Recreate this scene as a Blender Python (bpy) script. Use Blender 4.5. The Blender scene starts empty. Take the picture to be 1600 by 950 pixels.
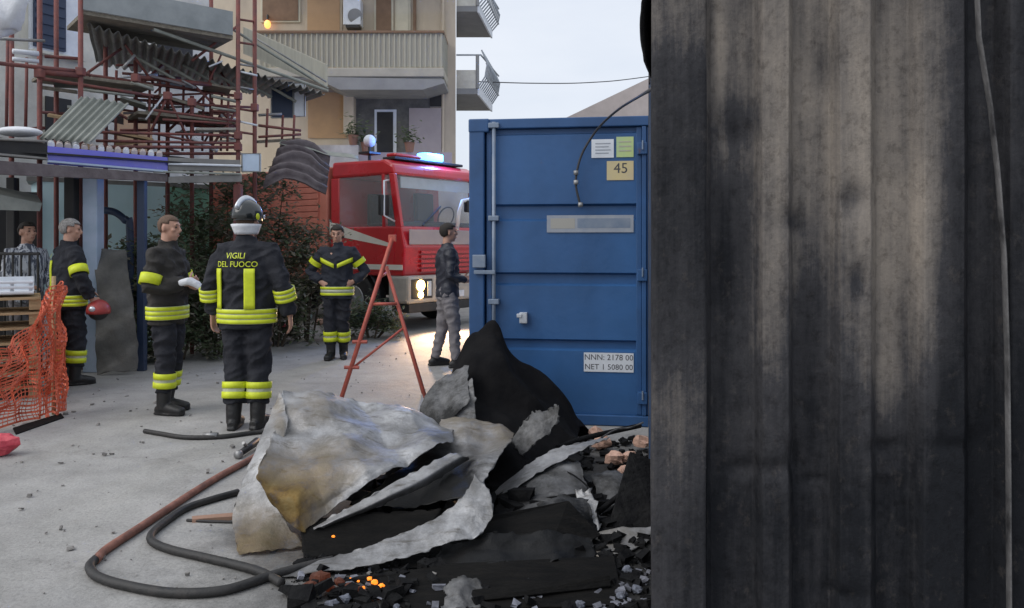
import bpy, bmesh, math, random
import numpy as np
from mathutils import Vector, Matrix, noise as mnoise
random.seed(7); np.random.seed(7)
R = math.radians
SC = bpy.context.scene
COL = SC.collection

# ------------------------------------------------------------------ camera / sky / sun / exposure
F = 1230.0; CAMH = 1.5; HZ = 382.0
cam = bpy.data.cameras.new('camera'); camo = bpy.data.objects.new('camera', cam); COL.objects.link(camo)
camo.location = (0, 0, CAMH); camo.rotation_euler = (R(90), 0, 0)
cam.sensor_width = 36; cam.lens = F/1600*36; cam.shift_y = -(475-HZ)/1600
cam.clip_start = 0.05; cam.clip_end = 2000
SC.camera = camo
W = bpy.data.worlds.new('World'); SC.world = W; W.use_nodes = True
nt = W.node_tree; nt.nodes.clear()
wo = nt.nodes.new('ShaderNodeOutputWorld'); bg = nt.nodes.new('ShaderNodeBackground')
sky = nt.nodes.new('ShaderNodeTexSky'); sky.sky_type = 'NISHITA'; sky.sun_disc = False
sky.sun_elevation = R(43); sky.sun_rotation = R(242); sky.air_density = 1.2; sky.dust_density = 2
tc = nt.nodes.new('ShaderNodeTexCoord'); mp = nt.nodes.new('ShaderNodeMapping'); mp.inputs['Scale'].default_value = (1, 1, 3)
ns = nt.nodes.new('ShaderNodeTexNoise'); ns.inputs['Scale'].default_value = 2.2; ns.inputs['Detail'].default_value = 6
ns.inputs['Roughness'].default_value = 0.5
cr = nt.nodes.new('ShaderNodeValToRGB')
cr.color_ramp.elements[0].position = 0.3; cr.color_ramp.elements[0].color = (5.6, 6.2, 7.2, 1)
cr.color_ramp.elements[1].position = 0.72; cr.color_ramp.elements[1].color = (7.4, 7.7, 8.3, 1)
mx = nt.nodes.new('ShaderNodeMix'); mx.data_type = 'RGBA'; mx.inputs[0].default_value = 0.9
nt.links.new(tc.outputs['Generated'], mp.inputs[0]); nt.links.new(mp.outputs[0], ns.inputs['Vector'])
nt.links.new(ns.outputs[0], cr.inputs[0])
nt.links.new(sky.outputs[0], mx.inputs[6]); nt.links.new(cr.outputs[0], mx.inputs[7])
nt.links.new(mx.outputs[2], bg.inputs[0]); bg.inputs[1].default_value = 0.1
nt.links.new(bg.outputs[0], wo.inputs[0])
sl = bpy.data.lights.new('sun', 'SUN'); sl.energy = 1.4; sl.angle = R(50); sl.color = (1, 0.97, 0.93)
slo = bpy.data.objects.new('sun', sl); COL.objects.link(slo)
slo.rotation_euler = (R(47), 0, R(-62))
vs = SC.view_settings; vs.view_transform = 'Standard'; vs.look = 'None'; vs.exposure = 0.34; vs.gamma = 1.0
vs.use_curve_mapping = False

# ------------------------------------------------------------------ helpers
def P(px, py, d):
    return Vector(((px-800)/F*d, d, CAMH-(py-HZ)/F*d))
def G(px, py):                       # point on the ground seen at a pixel
    d = F*CAMH/(py-HZ); return P(px, py, d)
def GX(px, d): return Vector(((px-800)/F*d, d, 0))

class MB:
    def __init__(s): s.v = []; s.f = []
    def add(s, vs_, fs):
        o = len(s.v); s.v += [Vector(p) for p in vs_]; s.f += [tuple(i+o for i in f) for f in fs]; return s
    def box(s, c, size, M=None):
        x, y, z = (k/2 for k in size); c = Vector(c)
        p = [Vector((a*x, b*y, d*z)) for a in (-1, 1) for b in (-1, 1) for d in (-1, 1)]
        if M is not None: p = [M @ q for q in p]
        return s.add([q+c for q in p], [(0,1,3,2),(4,6,7,5),(0,4,5,1),(2,3,7,6),(0,2,6,4),(1,5,7,3)])
    def bb(s, x0, x1, y0, y1, z0, z1):
        return s.box(((x0+x1)/2, (y0+y1)/2, (z0+z1)/2), (x1-x0, y1-y0, z1-z0))
    def tube(s, pts, r, n=8, up=None, cap=True):
        pts = [Vector(p) for p in pts]; m = len(pts)
        if not hasattr(r, '__len__'): r = [r]*m
        t0 = (pts[1]-pts[0]).normalized()
        a = Vector(up) if up is not None else (Vector((0,0,1)) if abs(t0.z) < .9 else Vector((1,0,0)))
        o = len(s.v)
        for i, p in enumerate(pts):
            t = (pts[min(i+1, m-1)]-pts[max(i-1, 0)]).normalized()
            a = (a-t*a.dot(t)).normalized(); b = t.cross(a)
            ra, rb = r[i] if hasattr(r[i], '__len__') else (r[i], r[i])
            for k in range(n):
                th = 2*math.pi*k/n
                s.v.append(p+a*(ra*math.cos(th))+b*(rb*math.sin(th)))
        for i in range(m-1):
            for k in range(n):
                k2 = (k+1) % n
                s.f.append((o+i*n+k, o+i*n+k2, o+(i+1)*n+k2, o+(i+1)*n+k))
        if cap:
            s.f.append(tuple(o+k for k in reversed(range(n)))); s.f.append(tuple(o+(m-1)*n+k for k in range(n)))
        return s
    def ell(s, c, rad, M=None, nu=16, nv=10):
        c = Vector(c); o = len(s.v); P_ = []
        for j in range(1, nv):
            ph = math.pi*j/nv
            for i in range(nu):
                th = 2*math.pi*i/nu
                P_.append(Vector((rad[0]*math.sin(ph)*math.cos(th), rad[1]*math.sin(ph)*math.sin(th), rad[2]*math.cos(ph))))
        P_.append(Vector((0, 0, rad[2]))); P_.append(Vector((0, 0, -rad[2])))
        if M is not None: P_ = [M @ q for q in P_]
        s.v += [q+c for q in P_]
        for j in range(nv-2):
            for i in range(nu):
                a = o+j*nu+i; b = o+j*nu+(i+1) % nu
                s.f.append((a, a+nu, b+nu, b))
        T = o+(nv-1)*nu
        for i in range(nu):
            i2 = (i+1) % nu
            s.f.append((T, o+i, o+i2)); s.f.append((T+1, o+(nv-2)*nu+i2, o+(nv-2)*nu+i))
        return s
    def prism(s, poly, vec):         # planar polygon (3D points) extruded by vec
        n = len(poly); vec = Vector(vec)
        p = [Vector(q) for q in poly]
        return s.add(p+[q+vec for q in p], [tuple(range(n))[::-1], tuple(range(n, 2*n))]+[(i, (i+1) % n, n+(i+1) % n, n+i) for i in range(n)])
    def grid(s, rows):
        o = len(s.v); nr = len(rows); nc = len(rows[0])
        for r_ in rows: s.v += [Vector(p) for p in r_]
        for i in range(nr-1):
            for j in range(nc-1):
                a = o+i*nc+j; s.f.append((a, a+1, a+nc+1, a+nc))
        return s

def mesh_obj(name, mb, mat, parent=None, smooth=False, world=False, bevel=0, auto=None):
    me = bpy.data.meshes.new(name); vv = mb.v
    if world and parent is not None:
        root = parent
        while root.parent: root = root.parent
        Mi = root.matrix_basis.inverted(); vv = [Mi @ v for v in vv]
    loc = None
    if parent is None and not world:
        pass
    if parent is None and world:
        xs = [v.x for v in vv]; ys = [v.y for v in vv]; zs = [v.z for v in vv]
        loc = Vector(((min(xs)+max(xs))/2, (min(ys)+max(ys))/2, min(zs))); vv = [v-loc for v in vv]
    me.from_pydata([tuple(v) for v in vv], [], mb.f); me.update()
    bm = bmesh.new(); bm.from_mesh(me); bmesh.ops.recalc_face_normals(bm, faces=bm.faces)
    if bevel:
        es = [e for e in bm.edges if len(e.link_faces) == 2 and e.calc_face_angle(0) > 0.5]
        bmesh.ops.bevel(bm, geom=es, offset=bevel, segments=2, profile=0.5, affect='EDGES')
    bm.to_mesh(me); bm.free()
    if mat is not None:
        if isinstance(mat, (list, tuple)):
            for m in mat: me.materials.append(m)
        else: me.materials.append(mat)
    if smooth: me.polygons.foreach_set('use_smooth', [True]*len(me.polygons))
    if auto: me.shade_auto = None if False else None
    o = bpy.data.objects.new(name, me); COL.objects.link(o)
    if loc is not None: o.location = loc
    if parent is not None: o.parent = parent
    return o

def tag(o, label, cat, group=None):
    o['label'] = label; o['category'] = cat
    if group: o['group'] = group
    return o
def thing(name, label, cat, loc=(0,0,0), rz=0, group=None):
    o = bpy.data.objects.new(name, None); COL.objects.link(o); o.empty_display_size = .2
    o.location = loc; o.rotation_euler = (0, 0, rz); tag(o, label, cat, group)
    o.matrix_basis = Matrix.Translation(Vector(loc)) @ Matrix.Rotation(rz, 4, 'Z')
    return o
def copy_part(o, parent, loc=None):
    c = o.copy(); COL.objects.link(c); c.parent = parent
    if loc is not None: c.location = loc
    return c

# ------------------------------------------------------------------ materials
def lin(c): return tuple(((x/255)/12.92 if x/255 <= .04045 else ((x/255+.055)/1.055)**2.4) for x in c)
def mat(name, c1, c2=None, rough=.6, metal=0, scale=6, bump=0, bscale=40, stretch=(1,1,1), emit=None, es=0, trans=0, spec=.5, lo=.35, hi=.68, coat=0, detail=8, wave=0, c3=None):
    m = bpy.data.materials.new(name); m.use_nodes = True; t = m.node_tree; b = t.nodes['Principled BSDF']
    b.inputs['Roughness'].default_value = rough; b.inputs['Metallic'].default_value = metal
    b.inputs['Specular IOR Level'].default_value = spec
    if coat: b.inputs['Coat Weight'].default_value = coat; b.inputs['Coat Roughness'].default_value = .12
    if trans: b.inputs['Transmission Weight'].default_value = trans
    b.inputs['Base Color'].default_value = (*c1, 1)
    tcn = t.nodes.new('ShaderNodeTexCoord'); mpn = t.nodes.new('ShaderNodeMapping'); mpn.inputs['Scale'].default_value = stretch
    t.links.new(tcn.outputs['Object'], mpn.inputs[0])
    if c2 is not None:
        n1 = t.nodes.new('ShaderNodeTexNoise'); n1.inputs['Scale'].default_value = scale; n1.inputs['Detail'].default_value = detail
        n1.inputs['Roughness'].default_value = .62
        t.links.new(mpn.outputs[0], n1.inputs['Vector'])
        rp = t.nodes.new('ShaderNodeValToRGB'); e = rp.color_ramp.elements
        e[0].position = lo; e[0].color = (*c1, 1); e[1].position = hi; e[1].color = (*c2, 1)
        if c3 is not None:
            q = e.new((lo+hi)/2); q.color = (*c3, 1)
        t.links.new(n1.outputs[0], rp.inputs[0]); t.links.new(rp.outputs[0], b.inputs['Base Color'])
        rr = t.nodes.new('ShaderNodeMapRange'); rr.inputs[3].default_value = max(0.03, rough-.12); rr.inputs[4].default_value = min(1, rough+.15)
        t.links.new(n1.outputs[0], rr.inputs[0]); t.links.new(rr.outputs[0], b.inputs['Roughness'])
    if bump:
        n2 = t.nodes.new('ShaderNodeTexNoise'); n2.inputs['Scale'].default_value = bscale; n2.inputs['Detail'].default_value = 5
        t.links.new(mpn.outputs[0], n2.inputs['Vector'])
        bp = t.nodes.new('ShaderNodeBump'); bp.inputs['Strength'].default_value = bump; bp.inputs['Distance'].default_value = .02
        t.links.new(n2.outputs[0], bp.inputs['Height']); t.links.new(bp.outputs[0], b.inputs['Normal'])
    if emit is not None:
        b.inputs['Emission Color'].default_value = (*emit, 1); b.inputs['Emission Strength'].default_value = es
    return m
M = {}
M['navy'] = mat('turnout_cloth', (.015,.016,.021), (.034,.035,.042), .85, scale=9, bump=.5, bscale=30, spec=.25)
M['navy2'] = mat('station_cloth', (.012,.014,.022), (.022,.026,.038), .8, scale=9, bump=.5, bscale=30)
M['brown'] = mat('turnout_cloth_faded', (.022,.02,.018), (.04,.036,.032), .85, scale=9, bump=.5, bscale=30)
M['hiviz'] = mat('hiviz_band', (.66,.74,.02), (.5,.56,.02), .5, scale=14)
M['silver'] = mat('reflective_silver', (.42,.44,.30), (.52,.53,.42), .35, scale=30)
M['skin'] = mat('skin', (.42,.22,.15), (.50,.29,.21), .5, scale=14)
M['boot'] = mat('boot_leather', (.008,.008,.009), (.02,.019,.018), .5, scale=14, bump=.2)
M['hairg'] = mat('hair_grey', (.16,.15,.14), (.36,.34,.32), .8, scale=60, bump=.6, bscale=120)
M['haird'] = mat('hair_dark', (.012,.009,.007), (.03,.022,.016), .7, scale=60, bump=.6, bscale=120)
M['hairb'] = mat('hair_stubble', (.09,.055,.035), (.16,.10,.07), .8, scale=70, bump=.4, bscale=140)
M['eye'] = mat('eye', (.05,.04,.035), None, .2)
M['helm'] = mat('helmet_black', (.008,.01,.009), (.02,.022,.02), .22, scale=6, coat=.6)
M['chrome'] = mat('helmet_silver', (.55,.58,.62), (.7,.72,.76), .3, .6, scale=10)
M['white'] = mat('white_cloth', (.62,.63,.66), (.74,.75,.78), .7, scale=8, bump=.3)
M['jeans'] = mat('grey_trousers', (.15,.14,.15), (.22,.205,.21), .85, scale=12, bump=.4, bscale=40)
M['jacketd'] = mat('navy_jacket', (.016,.018,.028), (.03,.032,.045), .55, scale=10, bump=.4, bscale=25)
M['reds'] = mat('red_helmet', (.30,.03,.03), (.4,.06,.05), .4, scale=10)
M['redpaint'] = mat('truck_red', (.52,.012,.018), (.42,.010,.014), .28, scale=3, coat=.6)
M['redold'] = mat('truck_shutter', (.60,.21,.15), (.5,.16,.11), .5, scale=4)
M['glassd'] = mat('cab_glass', (.03,.033,.04), None, .04, spec=.8, coat=.4)
M['cream'] = mat('cream_paint', (.74,.70,.62), (.64,.60,.52), .4, scale=3)
M['blackp'] = mat('black_plastic', (.012,.012,.013), (.025,.024,.024), .5, scale=10)
M['rubber'] = mat('rubber', (.012,.012,.012), (.03,.028,.026), .8, scale=14, bump=.3)
M['beacon'] = mat('blue_beacon', (.1,.4,1), None, .2, emit=(.07,.36,1), es=6.5)
M['head'] = mat('headlight_lit', (1,.9,.7), None, .2, emit=(1,.60,.18), es=16)
M['bulb'] = mat('orange_bulb', (1,.5,.2), None, .4, emit=(1,.36,.08), es=1.6)
M['bumpc'] = mat('bumper_cream', (.44,.41,.36), (.32,.30,.27), .5, scale=5)
M['steel'] = mat('dull_steel', (.22,.22,.22), (.36,.36,.36), .45, .5, scale=8)
M['redtube'] = mat('red_oxide_tube', (.21,.06,.05), (.12,.05,.056), .7, scale=10, c3=(.17,.06,.052), bump=.2)
M['trestle'] = mat('trestle_red', (.52,.11,.075), (.36,.085,.06), .5, scale=12, bump=.15)
M['corr'] = mat('galv_grey', (.13,.13,.125), (.25,.25,.235), .55, .25, scale=5, bump=.15, stretch=(1,1,1))
M['corr2'] = mat('galv_light', (.24,.255,.225), (.36,.37,.33), .55, .2, scale=5)
M['roofp'] = mat('purple_brown_roof', (.09,.07,.075), (.16,.135,.14), .6, scale=7, bump=.2)
M['plank'] = mat('scaffold_plank', (.16,.14,.11), (.28,.25,.2), .8, scale=5, stretch=(1,6,6), bump=.3)
M['deckg'] = mat('deck_grey', (.22,.24,.245), (.31,.33,.335), .6, scale=4)
M['wood'] = mat('pallet_wood', (.42,.29,.16), (.28,.19,.10), .8, scale=6, stretch=(1,5,5), bump=.3)
M['plaster'] = mat('grey_white_plaster', (.68,.66,.58), (.42,.40,.35), .9, scale=1.6, bump=.3, bscale=12)
M['beige'] = mat('beige_plaster', (.60,.51,.39), (.44,.37,.29), .9, stretch=(1,1,.4), scale=1.3, bump=.2, bscale=10)
M['tan'] = mat('tan_wall', (.50,.32,.18), (.42,.27,.16), .9, scale=2)
M['pinkish'] = mat('mauve_plaster', (.42,.36,.36), (.36,.31,.31), .9, scale=2)
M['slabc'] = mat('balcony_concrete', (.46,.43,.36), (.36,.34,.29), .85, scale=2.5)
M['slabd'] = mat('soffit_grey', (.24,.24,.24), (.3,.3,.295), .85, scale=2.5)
M['rail'] = mat('balcony_bar', (.42,.40,.32), (.36,.34,.27), .6, scale=4)
M['railp'] = mat('balcony_panel', (.50,.47,.37), (.42,.39,.31), .7, scale=4, stretch=(6,6,.5))
M['shutb'] = mat('brown_shutter', (.22,.13,.075), (.17,.10,.06), .6, scale=5)
M['shutc'] = mat('cream_shutter', (.62,.57,.44), (.54,.5,.39), .6, scale=5)
M['navyp'] = mat('navy_shutter', (.015,.03,.07), (.03,.045,.085), .5, scale=5)
M['whitep'] = mat('white_paint', (.72,.75,.8), (.6,.63,.67), .5, scale=5)
M['cyanw'] = mat('cyan_wall', (.62,.82,.86), (.52,.72,.76), .8, scale=2)
M['greenw'] = mat('green_wall', (.3,.56,.4), (.24,.46,.33), .8, scale=2)
M['skyblue'] = mat('pale_blue_post', (.46,.54,.68), (.34,.44,.56), .5, scale=4)
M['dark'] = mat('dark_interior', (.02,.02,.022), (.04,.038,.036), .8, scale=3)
M['fascia'] = mat('beacon_glow_fascia', (.10,.10,.62), (.17,.16,.6), .2, .1, scale=3, coat=.5)  # blue of the beacon's reflected light put into the base colour
M['fasciag'] = mat('grey_fascia', (.19,.18,.17), (.28,.27,.25), .5, .2, scale=4)
M['netor'] = mat('orange_net', (.66,.13,.06), (.5,.10,.05), .5, scale=9)
M['bluec'] = mat('container_blue', (.030,.105,.27), (.024,.088,.225), .42, scale=2.2, bump=.12, bscale=14)
M['bluec2'] = mat('container_blue_trim', (.026,.09,.235), (.02,.07,.18), .45, scale=4)
def rusty(m, col=(.10,.045,.022), th=.66):
    t = m.node_tree; b = t.nodes['Principled BSDF']; src = b.inputs['Base Color'].links[0].from_socket
    tcn = t.nodes.new('ShaderNodeTexCoord'); mpn = t.nodes.new('ShaderNodeMapping'); mpn.inputs['Scale'].default_value = (1,1,.35); t.links.new(tcn.outputs['Object'], mpn.inputs[0])
    n = t.nodes.new('ShaderNodeTexNoise'); n.inputs['Scale'].default_value = 7; n.inputs['Detail'].default_value = 10; n.inputs['Roughness'].default_value = .75; t.links.new(mpn.outputs[0], n.inputs['Vector'])
    r_ = t.nodes.new('ShaderNodeValToRGB'); r_.color_ramp.elements[0].position = th; r_.color_ramp.elements[1].position = th+.07; t.links.new(n.outputs[0], r_.inputs[0])
    n2 = t.nodes.new('ShaderNodeTexNoise'); n2.inputs['Scale'].default_value = 1.3; n2.inputs['Detail'].default_value = 6; t.links.new(mpn.outputs[0], n2.inputs['Vector'])
    d_ = t.nodes.new('ShaderNodeMix'); d_.data_type = 'RGBA'; d_.blend_type = 'MULTIPLY'; d_.inputs[0].default_value = 1; t.links.new(src, d_.inputs[6])
    r2 = t.nodes.new('ShaderNodeValToRGB'); r2.color_ramp.elements[0].position = .3; r2.color_ramp.elements[0].color = (.68,.70,.72,1); r2.color_ramp.elements[1].position = .65; r2.color_ramp.elements[1].color = (1.12,1.1,1.08,1); t.links.new(n2.outputs[0], r2.inputs[0]); t.links.new(r2.outputs[0], d_.inputs[7])
    x = t.nodes.new('ShaderNodeMix'); x.data_type = 'RGBA'; t.links.new(r_.outputs[0], x.inputs[0]); t.links.new(d_.outputs[2], x.inputs[6]); x.inputs[7].default_value = (*col, 1)
    t.links.new(x.outputs[2], b.inputs['Base Color'])
rusty(M['bluec']); rusty(M['bluec2'], th=.62)
M['galvb'] = mat('galv_bar', (.16,.21,.29), (.24,.28,.34), .5, .3, scale=9)
M['seal'] = mat('door_gasket', (.01,.02,.045), None, .6)
M['ink'] = mat('dark_ink', (.05,.05,.06), None, .6)
M['paper'] = mat('white_sticker', (.66,.69,.74), (.58,.61,.65), .5, scale=9)
M['stky'] = mat('green_yellow_sticker', (.46,.55,.22), (.36,.5,.3), .5, scale=7)
M['stko'] = mat('yellow_sticker', (.58,.48,.24), (.5,.42,.28), .5, scale=6)
M['plate'] = mat('grey_plate', (.25,.28,.34), (.33,.35,.38), .5, scale=8)
M['ash'] = mat('charred', (.004,.004,.005), (.016,.016,.016), .9, spec=.15, scale=12, bump=.8, bscale=30)
M['tarp'] = mat('charred_tarp', (.004,.004,.005), (.010,.0095,.010), .9, spec=.12, scale=6, bump=.5, bscale=14)
M['charw'] = mat('charred_board', (.004,.004,.004), (.012,.011,.010), .8, spec=.15, scale=5, stretch=(1,4,4), bump=.6, bscale=20)
M['sheetl'] = mat('burnt_zinc_light', (.34,.35,.37), (.52,.53,.55), .45, .35, scale=2.6, bump=.25, bscale=9, c3=(.46,.46,.45))
M['sheety'] = mat('burnt_zinc_yellow', (.30,.23,.11), (.48,.45,.38), .5, .25, scale=3.2, bump=.25, bscale=9, c3=(.40,.34,.2))
M['sheetd'] = mat('burnt_zinc_dark', (.05,.05,.05), (.25,.25,.24), .5, .3, scale=3.4, bump=.25, bscale=9)
M['sheetb'] = mat('burnt_zinc_blue', (.26,.29,.35), (.40,.42,.46), .4, .4, scale=4, bump=.2, bscale=9)
M['ashb'] = mat('ash_blue_grey', (.05,.055,.07), (.26,.28,.34), .8, scale=14, bump=.5)
M['brick'] = mat('pink_masonry', (.62,.40,.31), (.5,.30,.22), .9, scale=14, bump=.5)
M['ember'] = mat('ember', (.8,.25,.03), None, .6, emit=(1,.24,.015), es=1.0)
M['emberd'] = mat('ember_dull', (.09,.035,.02), (.025,.014,.011), .8, scale=30, bump=.6, emit=(.6,.10,.02), es=.05)
M['hose'] = mat('hose_black', (.014,.014,.014), (.035,.032,.03), .6, scale=18, bump=.2)
M['hoser'] = mat('hose_worn_red', (.30,.13,.09), (.10,.05,.04), .7, scale=9, bump=.2, c3=(.2,.085,.06))
M['bark'] = mat('stem', (.06,.045,.03), (.1,.08,.055), .9, scale=14)
M['leaf'] = mat('leaf', (.085,.12,.06), (.15,.18,.10), .6, scale=5)
M['leafb'] = mat('leaf_brown', (.17,.16,.12), (.26,.235,.185), .7, scale=5)
for nm_ in ('leaf', 'leafb'):
    t_ = M[nm_].node_tree; pb = t_.nodes['Principled BSDF']; tl = t_.nodes.new('ShaderNodeBsdfTranslucent'); ms = t_.nodes.new('ShaderNodeMixShader'); ms.inputs[0].default_value = .4
    t_.links.new(pb.inputs['Base Color'].links[0].from_socket, tl.inputs[0]); t_.links.new(pb.outputs[0], ms.inputs[1]); t_.links.new(tl.outputs[0], ms.inputs[2]); t_.links.new(ms.outputs[0], t_.nodes['Material Output'].inputs[0])
M['slate'] = mat('grey_slab', (.09,.088,.082), (.17,.163,.15), .85, scale=4, bump=.3)
M['roofpk'] = mat('pale_roof', (.52,.46,.44), (.44,.39,.37), .85, scale=2)
M['wire'] = mat('wire', (.03,.03,.035), None, .6)
M['mesh'] = mat('balcony_mesh', (.30,.33,.36), (.40,.43,.46), .6, scale=6)
M['bag'] = mat('red_bag', (.5,.04,.07), (.62,.1,.12), .5, scale=18, bump=.5, bscale=30)
M['pot'] = mat('pot', (.3,.16,.1), None, .8)
M['shirt'] = mat('striped_shirt', (.5,.52,.56), (.08,.09,.12), .8, scale=9, stretch=(4,4,.3), lo=.48, hi=.52)

# ------------------------------------------------------------------ ground
def ground_mat():
    m = bpy.data.materials.new('yard_concrete'); m.use_nodes = True; t = m.node_tree; b = t.nodes['Principled BSDF']
    N = t.nodes.new; L = t.links.new
    tcn = N('ShaderNodeTexCoord')
    def nz(s, d=8, r=.6):
        n = N('ShaderNodeTexNoise'); n.inputs['Scale'].default_value = s; n.inputs['Detail'].default_value = d; n.inputs['Roughness'].default_value = r
        L(tcn.outputs['Object'], n.inputs['Vector']); return n
    a = nz(.55); c = nz(3.2, 9, .7); f = nz(55, 4, .7)
    r1 = N('ShaderNodeValToRGB'); e = r1.color_ramp.elements
    e[0].position = .35; e[0].color = (.29,.283,.272,1); e[1].position = .66; e[1].color = (.43,.418,.398,1); L(a.outputs[0], r1.inputs[0])
    r2 = N('ShaderNodeValToRGB'); e = r2.color_ramp.elements
    e[0].position = .3; e[0].color = (.74,.74,.735,1); e[1].position = .62; e[1].color = (1,1,1,1); L(c.outputs[0], r2.inputs[0])
    mu = N('ShaderNodeMix'); mu.data_type = 'RGBA'; mu.blend_type = 'MULTIPLY'; mu.inputs[0].default_value = 1
    L(r1.outputs[0], mu.inputs[6]); L(r2.outputs[0], mu.inputs[7])
    r3 = N('ShaderNodeValToRGB'); e = r3.color_ramp.elements
    e[0].position = .3; e[0].color = (.72,.72,.72,1); e[1].position = .55; e[1].color = (1,1,1,1); L(f.outputs[0], r3.inputs[0])
    mu2 = N('ShaderNodeMix'); mu2.data_type = 'RGBA'; mu2.blend_type = 'MULTIPLY'; mu2.inputs[0].default_value = 1
    L(mu.outputs[2], mu2.inputs[6]); L(r3.outputs[0], mu2.inputs[7])
    # thin cracks
    vo = N('ShaderNodeTexVoronoi'); vo.feature = 'DISTANCE_TO_EDGE'; vo.inputs['Scale'].default_value = .42
    wp = N('ShaderNodeVectorMath'); wp.operation = 'MULTIPLY_ADD'; wp.inputs[1].default_value = (.5,.5,.5)
    L(c.outputs['Color'], wp.inputs[0]); L(tcn.outputs['Object'], wp.inputs[2]); L(wp.outputs[0], vo.inputs['Vector'])
    r4 = N('ShaderNodeValToRGB'); e = r4.color_ramp.elements
    e[0].position = 0; e[0].color = (.5,.49,.48,1); e[1].position = .012; e[1].color = (1,1,1,1); L(vo.outputs[0], r4.inputs[0])
    mu3 = N('ShaderNodeMix'); mu3.data_type = 'RGBA'; mu3.blend_type = 'MULTIPLY'; mu3.inputs[0].default_value = .28
    L(mu2.outputs[2], mu3.inputs[6]); L(r4.outputs[0], mu3.inputs[7])
    # ash-stained zone around the burnt pile (soot trodden into the yard)
    sx = N('ShaderNodeVectorMath'); sx.operation = 'DISTANCE'; sx.inputs[1].default_value = (.45, 4.2, 0); L(tcn.outputs['Object'], sx.inputs[0])
    ad = N('ShaderNodeMath'); ad.operation = 'MULTIPLY_ADD'; ad.inputs[1].default_value = 1.3; L(c.outputs[0], ad.inputs[0]); L(sx.outputs['Value'], ad.inputs[2])
    r5 = N('ShaderNodeMapRange'); r5.inputs[1].default_value = 1.9; r5.inputs[2].default_value = 2.75; r5.inputs[3].default_value = .10; r5.inputs[4].default_value = 1
    L(ad.outputs[0], r5.inputs[0])
    mu4 = N('ShaderNodeMix'); mu4.data_type = 'RGBA'; mu4.blend_type = 'MULTIPLY'; mu4.inputs[0].default_value = 1
    L(mu3.outputs[2], mu4.inputs[6]); L(r5.outputs[0], mu4.inputs[7])
    L(mu4.outputs[2], b.inputs['Base Color'])
    rr = N('ShaderNodeMapRange'); rr.inputs[3].default_value = .5; rr.inputs[4].default_value = .95; L(a.outputs[0], rr.inputs[0]); L(rr.outputs[0], b.inputs['Roughness'])
    bp = N('ShaderNodeBump'); bp.inputs['Strength'].default_value = .45; bp.inputs['Distance'].default_value = .012
    L(f.outputs[0], bp.inputs['Height'])
    bp2 = N('ShaderNodeBump'); bp2.inputs['Strength'].default_value = .35; bp2.inputs['Distance'].default_value = .05
    L(c.outputs[0], bp2.inputs['Height']); L(bp.outputs[0], bp2.inputs['Normal']); L(bp2.outputs[0], b.inputs['Normal'])
    return m
g = mesh_obj('ground', MB().grid([[(-400,-40,0),(400,-40,0)],[(-400,760,0),(400,760,0)]]), ground_mat()); g['kind'] = 'structure'

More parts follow.
